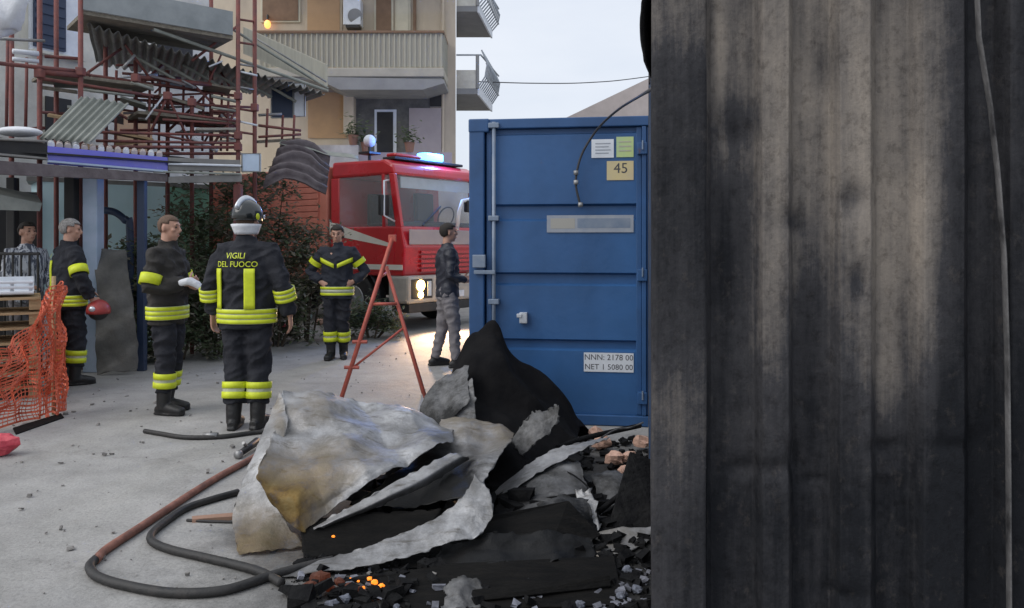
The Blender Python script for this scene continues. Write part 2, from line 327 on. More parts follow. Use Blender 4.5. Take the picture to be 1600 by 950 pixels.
# ------------------------------------------------------------------ corrugated burnt container
def smoothstep(a, b, x):
    t = np.clip((x-a)/(b-a), 0, 1); return t*t*(3-2*t)
def burnt_mat():
    m = bpy.data.materials.new('fire_blackened_steel'); m.use_nodes = True; t = m.node_tree; b = t.nodes['Principled BSDF']
    N = t.nodes.new; L = t.links.new
    tcn = N('ShaderNodeTexCoord'); at = N('ShaderNodeAttribute'); at.attribute_name = 'soot'
    def nz(s, st, d=8, r=.65):
        mpn = N('ShaderNodeMapping'); mpn.inputs['Scale'].default_value = st; L(tcn.outputs['Object'], mpn.inputs[0])
        n = N('ShaderNodeTexNoise'); n.inputs['Scale'].default_value = s; n.inputs['Detail'].default_value = d; n.inputs['Roughness'].default_value = r
        L(mpn.outputs[0], n.inputs['Vector']); return n
    st = nz(15, (1,1,.05), 8, .7); bl = nz(5, (1,1,.8), 10, .7); fi = nz(60, (1,1,1), 4, .7)
    def mad(a, k, c):
        n = N('ShaderNodeMath'); n.operation = 'MULTIPLY_ADD'; L(a, n.inputs[0]); n.inputs[1].default_value = k
        if isinstance(c, float): n.inputs[2].default_value = c
        else: L(c, n.inputs[2])
        return n.outputs[0]
    v = mad(st.outputs[0], 1.35, at.outputs['Fac']); me_ = nz(19, (1,1,.55), 8, .75); v = mad(bl.outputs[0], .8, v); v = mad(me_.outputs[0], .55, v); v = mad(fi.outputs[0], .35, v)
    mr = N('ShaderNodeMapRange'); mr.inputs[1].default_value = 1.25; mr.inputs[2].default_value = 2.95; L(v, mr.inputs[0])
    rp = N('ShaderNodeValToRGB'); e = rp.color_ramp.elements
    e[0].position = 0; e[0].color = (.29,.252,.212,1); e[1].position = 1; e[1].color = (.0125,.0135,.0165,1)
    q = e.new(.32); q.color = (.165,.147,.132,1); q = e.new(.62); q.color = (.048,.047,.051,1)
    L(mr.outputs[0], rp.inputs[0])
    # pale scabs and rust freckles
    sc = N('ShaderNodeValToRGB'); e = sc.color_ramp.elements; e[0].position = .565; e[0].color = (0,0,0,1); e[1].position = .66; e[1].color = (1,1,1,1)
    sb = nz(22, (1,1,.7), 6, .75); L(sb.outputs[0], sc.inputs[0])
    sm = N('ShaderNodeMath'); sm.operation = 'MULTIPLY'; L(sc.outputs[0], sm.inputs[0]); sm.inputs[1].default_value = .4
    mixs = N('ShaderNodeMix'); mixs.data_type = 'RGBA'; L(sm.outputs[0], mixs.inputs[0]); L(rp.outputs[0], mixs.inputs[6])
    rs = N('ShaderNodeMix'); rs.data_type = 'RGBA'; rs.blend_type = 'MIX'; rs.inputs[0].default_value = .22; L(rp.outputs[0], rs.inputs[6]); rs.inputs[7].default_value = (.22,.185,.155,1)
    L(rs.outputs[2], mixs.inputs[7])
    pt_ = nz(31, (1,1,.8), 7, .75); pr_ = N('ShaderNodeValToRGB'); e = pr_.color_ramp.elements; e[0].position = .30; e[0].color = (.55,.54,.54,1); e[1].position = .50; e[1].color = (1,1,1,1); L(pt_.outputs[0], pr_.inputs[0])
    pm_ = N('ShaderNodeMix'); pm_.data_type = 'RGBA'; pm_.blend_type = 'MULTIPLY'; pm_.inputs[0].default_value = 1; L(mixs.outputs[2], pm_.inputs[6]); L(pr_.outputs[0], pm_.inputs[7]); L(pm_.outputs[2], b.inputs['Base Color'])
    b.inputs['Metallic'].default_value = .1; b.inputs['Specular IOR Level'].default_value = .14
    rr = N('ShaderNodeMapRange'); rr.inputs[3].default_value = .5; rr.inputs[4].default_value = .9; L(bl.outputs[0], rr.inputs[0]); L(rr.outputs[0], b.inputs['Roughness'])
    bp = N('ShaderNodeBump'); bp.inputs['Strength'].default_value = .5; bp.inputs['Distance'].default_value = .006; L(fi.outputs[0], bp.inputs['Height'])
    bp2 = N('ShaderNodeBump'); bp2.inputs['Strength'].default_value = .5; bp2.inputs['Distance'].default_value = .015; L(bl.outputs[0], bp2.inputs['Height']); L(bp.outputs[0], bp2.inputs['Normal'])
    L(bp2.outputs[0], b.inputs['Normal'])
    return m
MBURNT = burnt_mat()
BT = -R(9.6)                                         # yaw of burnt container; local x = along its long side, y = depth
D0 = 2.5; C0 = Vector(((1018-800)/F*D0, D0, 0))
BM = Matrix.Translation(C0) @ Matrix.Rotation(BT, 4, 'Z')
ux, uy = math.cos(BT), math.sin(BT)
def bl_x(px):                                         # local x on the face plane seen at a pixel column
    k = (px-800)/F; return (k*C0.y-C0.x)/(ux-k*uy)
def bl_z(px, py):
    d = C0.y+uy*bl_x(px); return CAMH-(py-HZ)/F*d
bc = thing('burnt_container', 'fire-blackened corrugated steel shipping container with scorched grey patches', 'container', C0, BT)
HC = 2.59; LC = 6.06; WC = 2.44
# corrugated side: dense grid
prof = [(bl_x(1104), .012), (bl_x(1113), .056), (bl_x(1180), .056), (bl_x(1192), .006), (bl_x(1233), .006), (bl_x(1245), .056), (bl_x(1302), .056),
        (bl_x(1314), .006), (bl_x(1362), .006), (bl_x(1378), .056), (bl_x(1428), .056), (bl_x(1446), .006), (bl_x(1508), .006), (bl_x(1524), .056)]
x = prof[-1][0]
while x < LC-.45:
    for dx, dp in ((.07,.056),(.028,.006),(.10,.006),(.028,.056)):
        x += dx; prof.append((x, dp))
prof.append((LC-.16, .03))
px_, pd_ = zip(*prof)
xs = np.unique(np.concatenate([np.arange(px_[0], 1.5, .0085), np.array(px_)]))
xs = np.concatenate([xs[xs <= 1.6], np.array([q for q in px_ if q > 1.6])])
zs = np.arange(.16, 2.48, .0105); zs = np.append(zs, 2.48)
XX, ZZ = np.meshgrid(xs, zs)
DD = np.interp(XX, px_, pd_)
def gauss(px, py, sx, sy):
    return np.exp(-((XX-bl_x(px))/(sx/500))**2-((ZZ-bl_z(px, py))/(sy/500))**2)
for (a, b_, sx, sy, am) in ((1335,310,22,26,.022),(1345,440,16,30,.016),(1240,345,25,20,.014),(1215,735,45,14,.02),(1240,715,14,22,.02),(1390,705,26,10,.02),(1390,745,26,10,-.012),
                            (1160,740,30,10,.016),(1275,760,40,10,.014),(1150,210,24,20,.012),(1300,90,34,60,.006),(1260,560,50,80,.006),(1420,480,60,120,.007),(1500,700,30,12,.015),(1320,935,26,12,.02)):
    DD = DD+am*gauss(a, b_, sx, sy)
nf = np.array([[mnoise.noise((x_*2.2, z_*1.4, 3.1)) for x_ in xs] for z_ in zs[::8]])
nf = np.repeat(nf, 8, axis=0)[:len(zs)]
# smooth the repeated rows
k = np.ones(9)/9; nf = np.apply_along_axis(lambda c_: np.convolve(np.pad(c_, 4, 'edge'), k, 'valid'), 0, nf)
DD = DD+nf*.008
soot = np.full(XX.shape, .60)
def blob(px, py, sx, sy, a):
    global soot
    soot = soot+a*gauss(px, py, sx, sy)
soot += .5*smoothstep(bl_z(1300, 560), bl_z(1300, 900), ZZ)*0 + .75*(1-smoothstep(bl_z(1300, 820), bl_z(1300, 420), ZZ))
soot += .5*smoothstep(bl_x(1440), bl_x(1500), XX)
for q in ((1140,400,40,160,.75),(1150,200,30,60,.25),(1330,50,120,170,-.45),(1210,120,60,150,-.3),(1345,300,90,160,-.42),(1430,330,50,130,-.3),(1400,520,40,140,-.35),(1200,420,30,160,-.25),
          (1275,470,30,140,.4),(1275,620,30,90,.2),(1335,310,20,26,.5),(1345,440,14,30,.5),(1240,345,22,18,.4),(1300,90,24,50,.35),(1455,640,40,90,.12),(1215,690,80,40,-.16),(1390,600,30,70,-.2),(1160,185,46,30,.3),(1128,60,10,110,-.7),(1135,230,9,60,-.6)):
    blob(*q)
rows = np.stack([XX, DD, ZZ], -1)
nr, nc = XX.shape
me = bpy.data.meshes.new('corrugated_side'); idx = np.arange(nr*nc).reshape(nr, nc)
fc = np.stack([idx[:-1,:-1], idx[:-1,1:], idx[1:,1:], idx[1:,:-1]], -1).reshape(-1, 4)
me.from_pydata(rows.reshape(-1, 3).tolist(), [], fc.tolist())
a_ = me.attributes.new('soot', 'FLOAT', 'POINT'); a_.data.foreach_set('value', soot.reshape(-1).astype(np.float32))
me.polygons.foreach_set('use_smooth', [True]*len(me.polygons)); me.materials.append(MBURNT)
o = bpy.data.objects.new('corrugated_side', me); COL.objects.link(o); o.parent = bc
def soot_const(o, fn):
    a = o.data.attributes.new('soot', 'FLOAT', 'POINT')
    a.data.foreach_set('value', [fn(v.co) for v in o.data.vertices]); return o
# corner post: finely cut box face
pr = []
for z in np.linspace(.16, 2.48, 150):
    r_ = []
    for x, y in ((0,.30),(0,.02),(.006,.003),(.02,0),(.06,-.002),(.10,0),(bl_x(1098),0),(bl_x(1104),.006),(bl_x(1104),.05)):
        w = .006*mnoise.noise((x*3, z*2.2, 7)); r_.append((x+w*.6, y+w, z))
    pr.append(r_)
po = mesh_obj('corner_post', MB().grid(pr), MBURNT, bc, smooth=True)
def fpost(c):
    v = .75+.5*math.exp(-((c.z-bl_z(1060, 300))/.55)**2)-.35*float(smoothstep(bl_z(1060, 130), bl_z(1060, 40), c.z))
    v += .25*(1-float(smoothstep(bl_z(1060, 900), bl_z(1060, 700), c.z))) - .2*math.exp(-((c.z-bl_z(1060, 640))/.18)**2)
    return v
soot_const(po, fpost)
for (zz, nm) in ((.08, 'bottom_rail'), (2.535, 'top_rail')):
    o = mesh_obj(nm, MB().bb(.17, LC-.17, .01, .12, zz-.08 if zz < 1 else zz-.055, zz+.08 if zz < 1 else zz+.055), MBURNT, bc, bevel=.006); soot_const(o, lambda c: 1.0)
for x in (0, LC-.178):
    for z in (0, HC-.118):
        for y in (-.004, WC-.158):
            o = mesh_obj('corner_casting', MB().bb(x, x+.178, y, y+.162, z, z+.118), MBURNT, bc, bevel=.008); soot_const(o, lambda c: .8)
# far post, end walls, back, roof, floor
def corr_wall(name, x0, y0, x1, y1, pitch, depth, parent, m, z0=.13, z1=2.5):
    d = Vector((x1-x0, y1-y0, 0)); Ln = d.length; d.normalize(); n = Vector((d.y, -d.x, 0)); pts = []; s = 0
    while s < Ln:
        for q, w in ((0, 0), (.3, 0), (.42, 1), (.72, 1), (.86, 0)):
            t = s+q*pitch
            if t < Ln: pts.append(Vector((x0, y0, 0))+d*t-n*depth*w)
        s += pitch
    pts.append(Vector((x1, y1, 0)))
    return mesh_obj(name, MB().grid([[p+Vector((0,0,z)) for p in pts] for z in (z0, z1)]), m, parent)
MSIDE = mat('scorched_blue_paint', (.02,.055,.13), (.02,.02,.024), .5, scale=4, stretch=(1,1,.4), bump=.2, bscale=20)
corr_wall('end_wall', .012, WC-.10, .012, .28, .25, .03, bc, MSIDE)
o = corr_wall('back_wall', LC, WC, 0, WC, .27, .036, bc, MBURNT); soot_const(o, lambda c: .7)
o = corr_wall('end_wall', LC, 0, LC, WC, .25, .03, bc, MBURNT); soot_const(o, lambda c: .7)
o = mesh_obj('roof_panel', MB().bb(.1, LC-.1, .125, WC-.1, 2.5, 2.56), MBURNT, bc); soot_const(o, lambda c: 1.0)
o = mesh_obj('floor_panel', MB().bb(.1, LC-.1, .125, WC-.1, .1, .15), MBURNT, bc); soot_const(o, lambda c: 1.0)
o = mesh_obj('corner_post', MB().bb(LC-.16, LC-.005, 0, .15, .12, 2.47), MBURNT, bc, bevel=.008); soot_const(o, lambda c: .7)
for x in (.003, LC-.15):
    o = mesh_obj('corner_post', MB().bb(x, x+.145, WC-.15, WC-.003, .12, 2.47), MBURNT if x > 1 else MSIDE, bc, bevel=.008)
    if x > 1: soot_const(o, lambda c: .7)
# light-edged bent strip standing proud of the side
sp = [(1519, -120), (1527, 60), (1545, 170), (1556, 270), (1566, 400), (1571, 560), (1573, 760), (1574, 960), (1572, 1120)]
pts = []
for i, (a, b_) in enumerate(sp): pts.append((bl_x(a), -.012, max(.1, bl_z(a, b_))))
M['strip'] = mat('scorched_strip', (.012,.012,.014), (.17,.165,.165), .7, .1, scale=9, stretch=(1,1,.6), bump=.3, bscale=40)
mesh_obj('bent_strip', MB().tube(pts, [(.018,.0042)]*len(pts), 8, up=(0,1,0)), M['strip'], bc, smooth=True)
# hanging burnt scrap at the upper corner
rag = MB(); rr_ = []
for j in range(13):
    t = j/12; z = 2.33-.28*t; w = .032*math.sin(math.pi*min(1, .12+.9*t))**.6
    rr_.append([( -w*(1-q)+.01*q+.004*mnoise.noise((q*4, t*9, 1)), .05+.11*q, z) for q in (0, .3, .6, 1)])
o = mesh_obj('hanging_scrap', rag.grid(rr_), M['ash'], bc, smooth=True)
md = o.modifiers.new('s', 'SOLIDIFY'); md.thickness = .006

# ------------------------------------------------------------------ blue container
DBR = 6.45; BR = Vector(((1012-800)/F*DBR, DBR, 0)); BL = Vector(((733-800)/F*6.66, 6.66, 0))
dv = (BR-BL).normalized(); byaw = math.atan2(dv.y, dv.x)
blc = thing('blue_container', 'clean blue steel shipping container with ribbed doors behind the black heap', 'container', BL, byaw)
WB = 2.44; HB = 2.56; LB = 6.06
seamx = (BR-BL).length
def bx_(px):
    k = (px-800)/F; return (k*BL.y-BL.x)/(dv.x-k*dv.y)
def bz_(px, py):
    return CAMH-(py-HZ)/F*(BL.y+dv.y*bx_(px))
fr = MB()
fr.bb(0, bx_(757), -.01, .15, 0, HB); mesh_obj('corner_post', fr, M['bluec2'], blc, bevel=.012)
mesh_obj('corner_post', MB().bb(WB-.14, WB, -.01, .15, 0, HB), M['bluec2'], blc, bevel=.012)
mesh_obj('header_beam', MB().bb(bx_(757)+.002, WB-.142, .0, .14, HB-.085, HB-.003), M['bluec2'], blc, bevel=.008)
mesh_obj('sill_beam', MB().bb(bx_(757)+.002, WB-.142, .0, .14, .003, .09), M['bluec2'], blc, bevel=.008)
for x in (0, WB-.17):
    for z in (0, HB-.118):
        mesh_obj('corner_casting', MB().bb(x-.004, x+.172, -.018, .15, z-.0 if z < 1 else z+.004, z+.118), M['bluec2'], blc, bevel=.012)
corr_wall('side_wall', .02, LB, .02, .15, .27, .036, blc, M['bluec'], .05, 2.5)
corr_wall('side_wall', WB-.02, .15, WB-.02, LB, .27, .036, blc, M['bluec'], .05, 2.5)
corr_wall('end_wall', WB, LB, 0, LB, .25, .03, blc, M['bluec'], .05, 2.5)
mesh_obj('roof_panel', MB().bb(.02, WB-.02, .15, LB-.04, 2.47, 2.545), M['bluec2'], blc)
mesh_obj('floor_panel', MB().bb(.02, WB-.02, .15, LB-.04, .04, .1), M['bluec2'], blc)
def door(x0, x1, nm='door'):
    # horizontal ribs at the photo's heights: recessed channel with shaded top lip and lit lower lip
    ribs = [(318, 345), (426, 447), (531, 549)]
    zz = [(.095, .03)]
    def zf(py): return bz_(900, py)
    yf = .03
    prof = [(.093, yf), (bz_(900, 655), yf), (bz_(900, 650), yf-.012), (bz_(900, 645), yf-.012)]
    prof = [(.093, yf+.03), (zf(651), yf+.03), (zf(647), yf)]
    for (t, b_) in reversed(ribs):
        prof += [(zf(b_)-.0, yf), (zf(b_)+.018, yf+.04), (zf(t)-.018, yf+.04), (zf(t), yf)]
    prof += [(zf(209), yf), (zf(207), yf+.03), (HB-.088, yf+.03)]
    e = .045
    rows = [[(x0+e, y, z), (x1-e, y, z)] for z, y in prof]
    d = mesh_obj(nm, MB().grid(rows), M['bluec'], blc)
    # plain border frame of the leaf
    for xa in (x0, x1-e): mesh_obj('door_stile', MB().bb(xa, xa+e, yf-.004, yf+.05, .093, HB-.088), M['bluec2'], d, bevel=.006)
    # rib end caps
    bk = MB(); bk.bb(x0+.01, x1-.01, yf+.052, yf+.065, .1, HB-.1); mesh_obj('inner_panel', bk, M['bluec2'], d)
    return d
dl = door(bx_(759), bx_(1003)); dr = door(bx_(1010), WB-.144)
mesh_obj('door_gasket', MB().bb(bx_(1003)+.001, bx_(1010)-.001, .0, .07, .095, HB-.09), M['bluec2'], dl, bevel=.004)
for d_, xc in ((dl, bx_(772)), (dr, bx_(1010)+.12), (dr, WB-.26)):
    zb = .06
    lb = mesh_obj('locking_bar', MB().tube([(xc, -.012, zb), (xc, -.012, HB-.03)], .0165, 12), M['galvb'], d_, smooth=True)
    for z in (.12, .62, 1.02, 1.72, HB-.06):
        mesh_obj('bar_bracket', MB().bb(xc-.045, xc+.045, -.035, .024, z-.022, z+.022), M['galvb'], lb, bevel=.006)
mesh_obj('lock_handle', MB().bb(bx_(740), bx_(760), -.055, -.02, bz_(750, 418), bz_(750, 398)), M['galvb'], dl, bevel=.006)
mesh_obj('lock_handle', MB().bb(bx_(742), bx_(775), -.05, -.025, bz_(750, 428), bz_(750, 422)), M['galvb'], dl, bevel=.004)
lk = MB(); lk.bb(bx_(812), bx_(824), -.02, .03, bz_(818, 505), bz_(818, 488)); lk.bb(bx_(808), bx_(816), -.03, .03, bz_(812, 496), bz_(812, 490)); mesh_obj('door_catch', lk, M['chrome'], dl, bevel=.004)
for py in (232, 430, 622):
    h = MB(); h.bb(bx_(996), bx_(1011), -.02, .03, bz_(1003, py+9), bz_(1003, py-9)); mesh_obj('hinge', h, M['bluec2'], dl, bevel=.005)
    mesh_obj('hinge_pin', MB().tube([(bx_(1004), -.028, bz_(1003, py+2)), (bx_(1004), -.028, bz_(1003, py-12))], .007, 8), M['galvb'], dl)
def text_mesh(s, size):
    cu = bpy.data.curves.new('t', 'FONT'); cu.body = s; cu.size = size; cu.align_x = 'CENTER'; cu.align_y = 'CENTER'; cu.resolution_u = 3
    ob = bpy.data.objects.new('t', cu); COL.objects.link(ob)
    dg = bpy.context.evaluated_depsgraph_get(); me = bpy.data.meshes.new_from_object(ob.evaluated_get(dg))
    bpy.data.objects.remove(ob); bpy.data.curves.remove(cu); return me
def text_part(name, s, size, place, m, parent):
    me = text_mesh(s, size)
    for v in me.vertices: v.co = place(v.co.x, v.co.y)
    me.materials.clear(); me.materials.append(m); me.name = name
    o = bpy.data.objects.new(name, me); COL.objects.link(o); o.parent = parent; return o
def decal(nm, x0, x1, y0, y1, m, yoff=.026):
    xm = (x0+x1)/2
    return mesh_obj(nm, MB().bb(bx_(x0), bx_(x1), yoff-.003, yoff, bz_(xm, y1), bz_(xm, y0)), m, dl)
def dtext(s, px, py, size, m, par, yoff=.022):
    cx, cz = bx_(px), bz_(px, py)
    text_part('lettering', s, size, lambda a, b_: Vector((cx+a, yoff, cz+b_)), m, par)
d1 = decal('sticker', 924, 959, 217, 246, M['paper'])
for k in range(4):
    a = MB().bb(bx_(930), bx_(954 - 3*(k % 2)), .0215, .0225, bz_(940, 223+5*k+1.6), bz_(940, 223+5*k)); mesh_obj('print_line', a, M['plate'], d1)
d2 = decal('sticker', 963, 990, 213, 245, M['stky'])
for k in range(3):
    a = MB().bb(bx_(967), bx_(986), .0215, .0225, bz_(975, 220+7*k+2), bz_(975, 220+7*k)); mesh_obj('print_line', a, M['rail'], d2)
d3 = decal('sticker', 948, 990, 251, 281, M['stko']); dtext('45', 970, 263, .12, M['ink'], d3)
d4 = decal('name_plate', 854, 990, 336, 363, M['plate'], .024)
o = MB().bb(bx_(902), bx_(985), .0195, .0205, bz_(940, 356), bz_(940, 341)); mesh_obj('print_line', o, M['galvb'], d4)
o = MB().bb(bx_(860), bx_(898), .0195, .0205, bz_(880, 357), bz_(880, 341)); mesh_obj('print_line', o, mat('plate_tan', (.34,.33,.3), None, .5), d4)
d5 = decal('weight_plate', 912, 990, 552, 582, M['paper'])
dtext('NNN: 2178 00', 951, 559.5, .066, M['ink'], d5); dtext('NET 1 5080 00', 951, 574.5, .064, M['ink'], d5)

# cable from the burnt container down the blue doors
def cpath(pts, n=8):
    pts = [Vector(p) for p in pts]; out = []
    for i in range(len(pts)-1):
        p0 = pts[max(i-1, 0)]; p1 = pts[i]; p2 = pts[i+1]; p3 = pts[min(i+2, len(pts)-1)]
        for k in range(n):
            t = k/n
            out.append(.5*((2*p1)+(p2-p0)*t+(2*p0-5*p1+4*p2-p3)*t*t+(3*p1-p0-3*p2+p3)*t**3))
    out.append(pts[-1]); return out
cb = thing('hanging_cable', 'thin grey cable looping down in front of the blue container doors', 'cable', (BL+dv*bx_(905)))
cpts = [BM @ Vector((.02, .25, 2.05)), P(1000, 150, 5.0), P(965, 172, 5.9), P(935, 200, 6.35), P(912, 235, 6.46), P(902, 265, 6.48), P(900, 290, 6.49), P(906, 318, 6.49)]
mesh_obj('cable_sleeve', MB().tube(cpath(cpts), .0095, 8), M['wire'], cb, smooth=True, world=True)
for (a, b_) in ((900, 270), (900, 285), (907, 320)):
    p = P(a, b_, 6.485); mesh_obj('cable_joint', MB().tube([p-Vector((0,0,.018)), p+Vector((0,0,.018))], .02, 10), M['steel'], cb, smooth=True, world=True)

# ------------------------------------------------------------------ people
def remeshed(name, mb, voxel, mats, parent, smooth_it=3, wrinkle=0, wscale=9, seed=0):
    me = bpy.data.meshes.new(name); me.from_pydata([tuple(v) for v in mb.v], [], mb.f)
    bm = bmesh.new(); bm.from_mesh(me); bmesh.ops.recalc_face_normals(bm, faces=bm.faces); bm.to_mesh(me); bm.free()
    o = bpy.data.objects.new(name, me); COL.objects.link(o)
    m = o.modifiers.new('r', 'REMESH'); m.mode = 'VOXEL'; m.voxel_size = voxel
    m2 = o.modifiers.new('s', 'SMOOTH'); m2.factor = .5; m2.iterations = smooth_it
    dg = bpy.context.evaluated_depsgraph_get(); ne = bpy.data.meshes.new_from_object(o.evaluated_get(dg))
    bpy.data.objects.remove(o); bpy.data.meshes.remove(me)
    if wrinkle:
        nv = len(ne.vertices); co = np.empty(nv*3, np.float32); ne.vertices.foreach_get('co', co); co = co.reshape(-1, 3)
        no = np.empty(nv*3, np.float32); ne.vertex_normals.foreach_get('vector', no); no = no.reshape(-1, 3)
        am = np.array([mnoise.noise((c[0]*wscale+seed, c[1]*wscale, c[2]*wscale*1.7+c[0]*4)) for c in co])
        am = -np.abs(am)*2.6*wrinkle+.3*wrinkle
        co = co+no*am[:, None]; ne.vertices.foreach_set('co', co.astype(np.float32).reshape(-1)); ne.update()
    for mm in (mats if isinstance(mats, (list, tuple)) else [mats]): ne.materials.append(mm)
    ne.polygons.foreach_set('use_smooth', [True]*len(ne.polygons)); ne.name = name
    ob = bpy.data.objects.new(name, ne); COL.objects.link(ob); ob.parent = parent; return ob

def hand(mb, wrist, hdir, pnorm, side, curl=.5, s=1.0):
    """palm and five fingers; hdir = where fingers point, pnorm = palm facing direction"""
    h = Vector(hdir).normalized(); n = Vector(pnorm); n = (n-h*n.dot(h)).normalized(); w = h.cross(n)*side
    wr = Vector(wrist)
    mb.tube([wr-h*.02, wr+h*.03, wr+h*.07, wr+h*.095], [(.028*s,.019*s),(.038*s,.017*s),(.042*s,.015*s),(.038*s,.012*s)], 10, up=w)
    for i, (off, ln) in enumerate(((.031, .072), (.010, .082), (-.011, .076), (-.031, .058))):
        b = wr+h*.085+w*off*s; p = [b]; ang = 0; d = h
        for q in (.45, .32, .23):
            ang += curl*.85; d = h*math.cos(ang)+n*math.sin(ang); p.append(p[-1]+d*ln*q*s)
        mb.tube(p, [.0095*s, .009*s, .008*s, .0065*s], 7)
    b = wr+h*.03+w*.032*s; p = [b, b+(w*.9+h*.6+n*.3).normalized()*.035*s]; p.append(p[-1]+(h*.9+w*.25+n*.5).normalized()*.03*s); p.append(p[-1]+(h+n*.6).normalized()*.024*s)
    mb.tube(p, [.013*s, .0115*s, .010*s, .008*s], 7)

def person(label, pos, rz, H=1.76, arms=None, legs=None, outfit='fire', hair='hairb', head_yaw=0, head_pitch=0, seed=1, jm='navy', lean=0, face=True, lower=True, bulk=1.0, category='firefighter', group=None):
    k = H/1.76
    root = thing('person', label, category, pos, rz, group)
    S = lambda x, y, z: Vector((x*k, (y-lean*max(0, z-.9))*k, z*k))
    fire = outfit == 'fire'
    legs = legs or {}
    ft = legs.get('feet', ((-.11, -.02), (.11, 0)))                       # right foot, left foot (x, y)
    kn = legs.get('knees', ((-.105, -.03), (.105, -.02)))
    toe = legs.get('toe', (-.15, .15))                                     # outward turn
    # ---- continuous body
    b = MB()
    hc = S(0, -.015, 1.655); MH = Matrix.Rotation(head_yaw, 3, 'Z') @ Matrix.Rotation(head_pitch, 3, 'X')
    hp = lambda x, y, z: hc+MH @ Vector((x*k, y*k, z*k))
    b.ell(hp(0, .008, .025), (.077*k, .096*k, .088*k), MH)
    b.ell(hp(0, -.028, -.045), (.058*k, .066*k, .068*k), MH)
    b.ell(hp(0, -.055, -.088), (.03*k, .03*k, .024*k), MH)
    b.tube([hp(0, -.088, .022), hp(0, -.108, -.015), hp(0, -.094, -.03)], [.010*k, .017*k, .012*k], 8)
    b.ell(hp(0, -.082, .036), (.05*k, .014*k, .011*k), MH)
    b.ell(hp(0, -.086, -.062), (.024*k, .012*k, .011*k), MH)
    for s in (-1, 1):
        b.ell(hp(.079*s, .008, -.008), (.010*k, .019*k, .032*k), MH)
        b.ell(hp(.038*s, -.066, -.012), (.026*k, .02*k, .02*k), MH)
    b.tube([S(0, .012, 1.44), S(0, .005, 1.52), hc+Vector((0, .012*k, -.04*k))], [.062*k, .056*k, .055*k], 12)
    b.tube([S(0,0,.84), S(0,0,.95), S(0,0,1.1), S(0,0,1.28), S(0,0,1.40), S(0,.005,1.47)], [(.15*k,.10*k),(.16*k,.11*k),(.145*k,.10*k),(.165*k,.11*k),(.16*k,.10*k),(.07*k,.07*k)], 16, up=(1,0,0))
    A = {}
    for i, s in enumerate((-1, 1)):
        d = arms[i]; sh = S(.178*s, .005, 1.425); el = S(*d['el']); wr = S(*d['wr']); A[i] = (sh, el, wr)
        b.tube([sh-Vector((.05*s*k,0,0)), sh, sh.lerp(el, .5), el, el.lerp(wr, .35), wr], [.05*k,.056*k,.046*k,.039*k,.039*k,.027*k], 10)
        hand(b, wr, d.get('hd', (wr-el)), d.get('pn', (-s, 0, 0)), -s, d.get('curl', .4), k*1.05)
        if lower:
            hip = S(.09*s, 0, .90); knp = S(kn[i][0], kn[i][1], .50); an = S(ft[i][0], ft[i][1]+.03, .09)
            b.tube([hip, hip.lerp(knp, .5), knp, knp.lerp(an, .4), an], [.083*k,.073*k,.055*k,.052*k,.038*k], 10)
            tx = math.sin(toe[i]); ty = -math.cos(toe[i])
            b.tube([an+Vector((-tx*.05*k,-ty*.05*k,-.045*k)), an+Vector((tx*.06*k,ty*.06*k,-.05*k)), an+Vector((tx*.15*k,ty*.15*k,-.062*k))], [.036*k,(.034*k,.04*k),(.022*k,.036*k)], 8)
    remeshed('body', b, .0085, M['skin'], root, 2)
    # ---- face bits and hair
    if face:
        for s in (-1, 1):
            mesh_obj('eye', MB().ell(hp(.031*s, -.083, .014), (.012*k,.007*k,.007*k), MH, 10, 6), M['eye'], root, smooth=True)
            mesh_obj('eyebrow', MB().ell(hp(.032*s, -.090, .040), (.020*k,.006*k,.005*k), MH, 10, 6), M[hair] if hair != 'hairg' else M['hairb'], root, smooth=True)
        mesh_obj('mouth', MB().ell(hp(0, -.097, -.058), (.021*k,.005*k,.005*k), MH, 10, 6), mat('lips', (.34,.13,.10), None, .5), root, smooth=True)
    th = .006 if hair == 'hairb' else .014
    hm = MB(); hb_ = MB().ell((0,0,0), (.077+th, .096+th, .088+th), None, 28, 18)
    def keep(c):                                    # hairline
        x, y, z = c.x, c.y, c.z
        if y < -.045: return z > .052-.0*y
        if y < .02: return z > .012
        return z > -.06-.02*(y > .05)
    idx = {}
    for f in hb_.f:
        cc = sum((hb_.v[i] for i in f), Vector())/len(f)
        if keep(cc):
            fi = []
            for i in f:
                if i not in idx: idx[i] = len(hm.v); hm.v.append(hp(*(hb_.v[i]*(1+.03*mnoise.noise(hb_.v[i]*30+Vector((seed,0,0))))+Vector((0,.008,.025)))))
                fi.append(idx[i])
            hm.f.append(tuple(fi))
    if hair is not None:
        ho = mesh_obj('hair', hm, M[hair], root, smooth=True); md = ho.modifiers.new('s', 'SOLIDIFY'); md.thickness = .012; md.offset = -1
    # ---- clothes
    J = MB()
    if fire: tab = [(.80,.222,.155),(.95,.224,.158),(1.1,.222,.156),(1.25,.232,.160),(1.36,.228,.148),(1.44,.165,.115),(1.50,.088,.088),(1.55,.078,.082)]
    else: tab = [(.86,.190,.132),(.95,.185,.13),(1.1,.18,.125),(1.25,.205,.138),(1.36,.205,.13),(1.44,.145,.105),(1.50,.08,.082),(1.53,.072,.076)]
    tab = [(z, rx*bulk, ry*bulk) for z, rx, ry in tab]
    J.tube([S(0,0,z) for z, _, _ in tab], [(rx*k, ry*k) for _, rx, ry in tab], 28, up=(1,0,0))
    ar = ((.088,.092,.082,.076,.076,.066) if fire else (.07,.075,.066,.06,.058,.046))
    ar = [a*bulk for a in ar]
    def arm_pts(i, s):
        sh, el, wr = A[i]; return [sh-Vector((.06*s*k,0,.01*k)), sh, sh.lerp(el, .5), el, el.lerp(wr, .4), el.lerp(wr, .93)]
    for i, s in enumerate((-1, 1)): J.tube(arm_pts(i, s), [a*k for a in ar], 14)
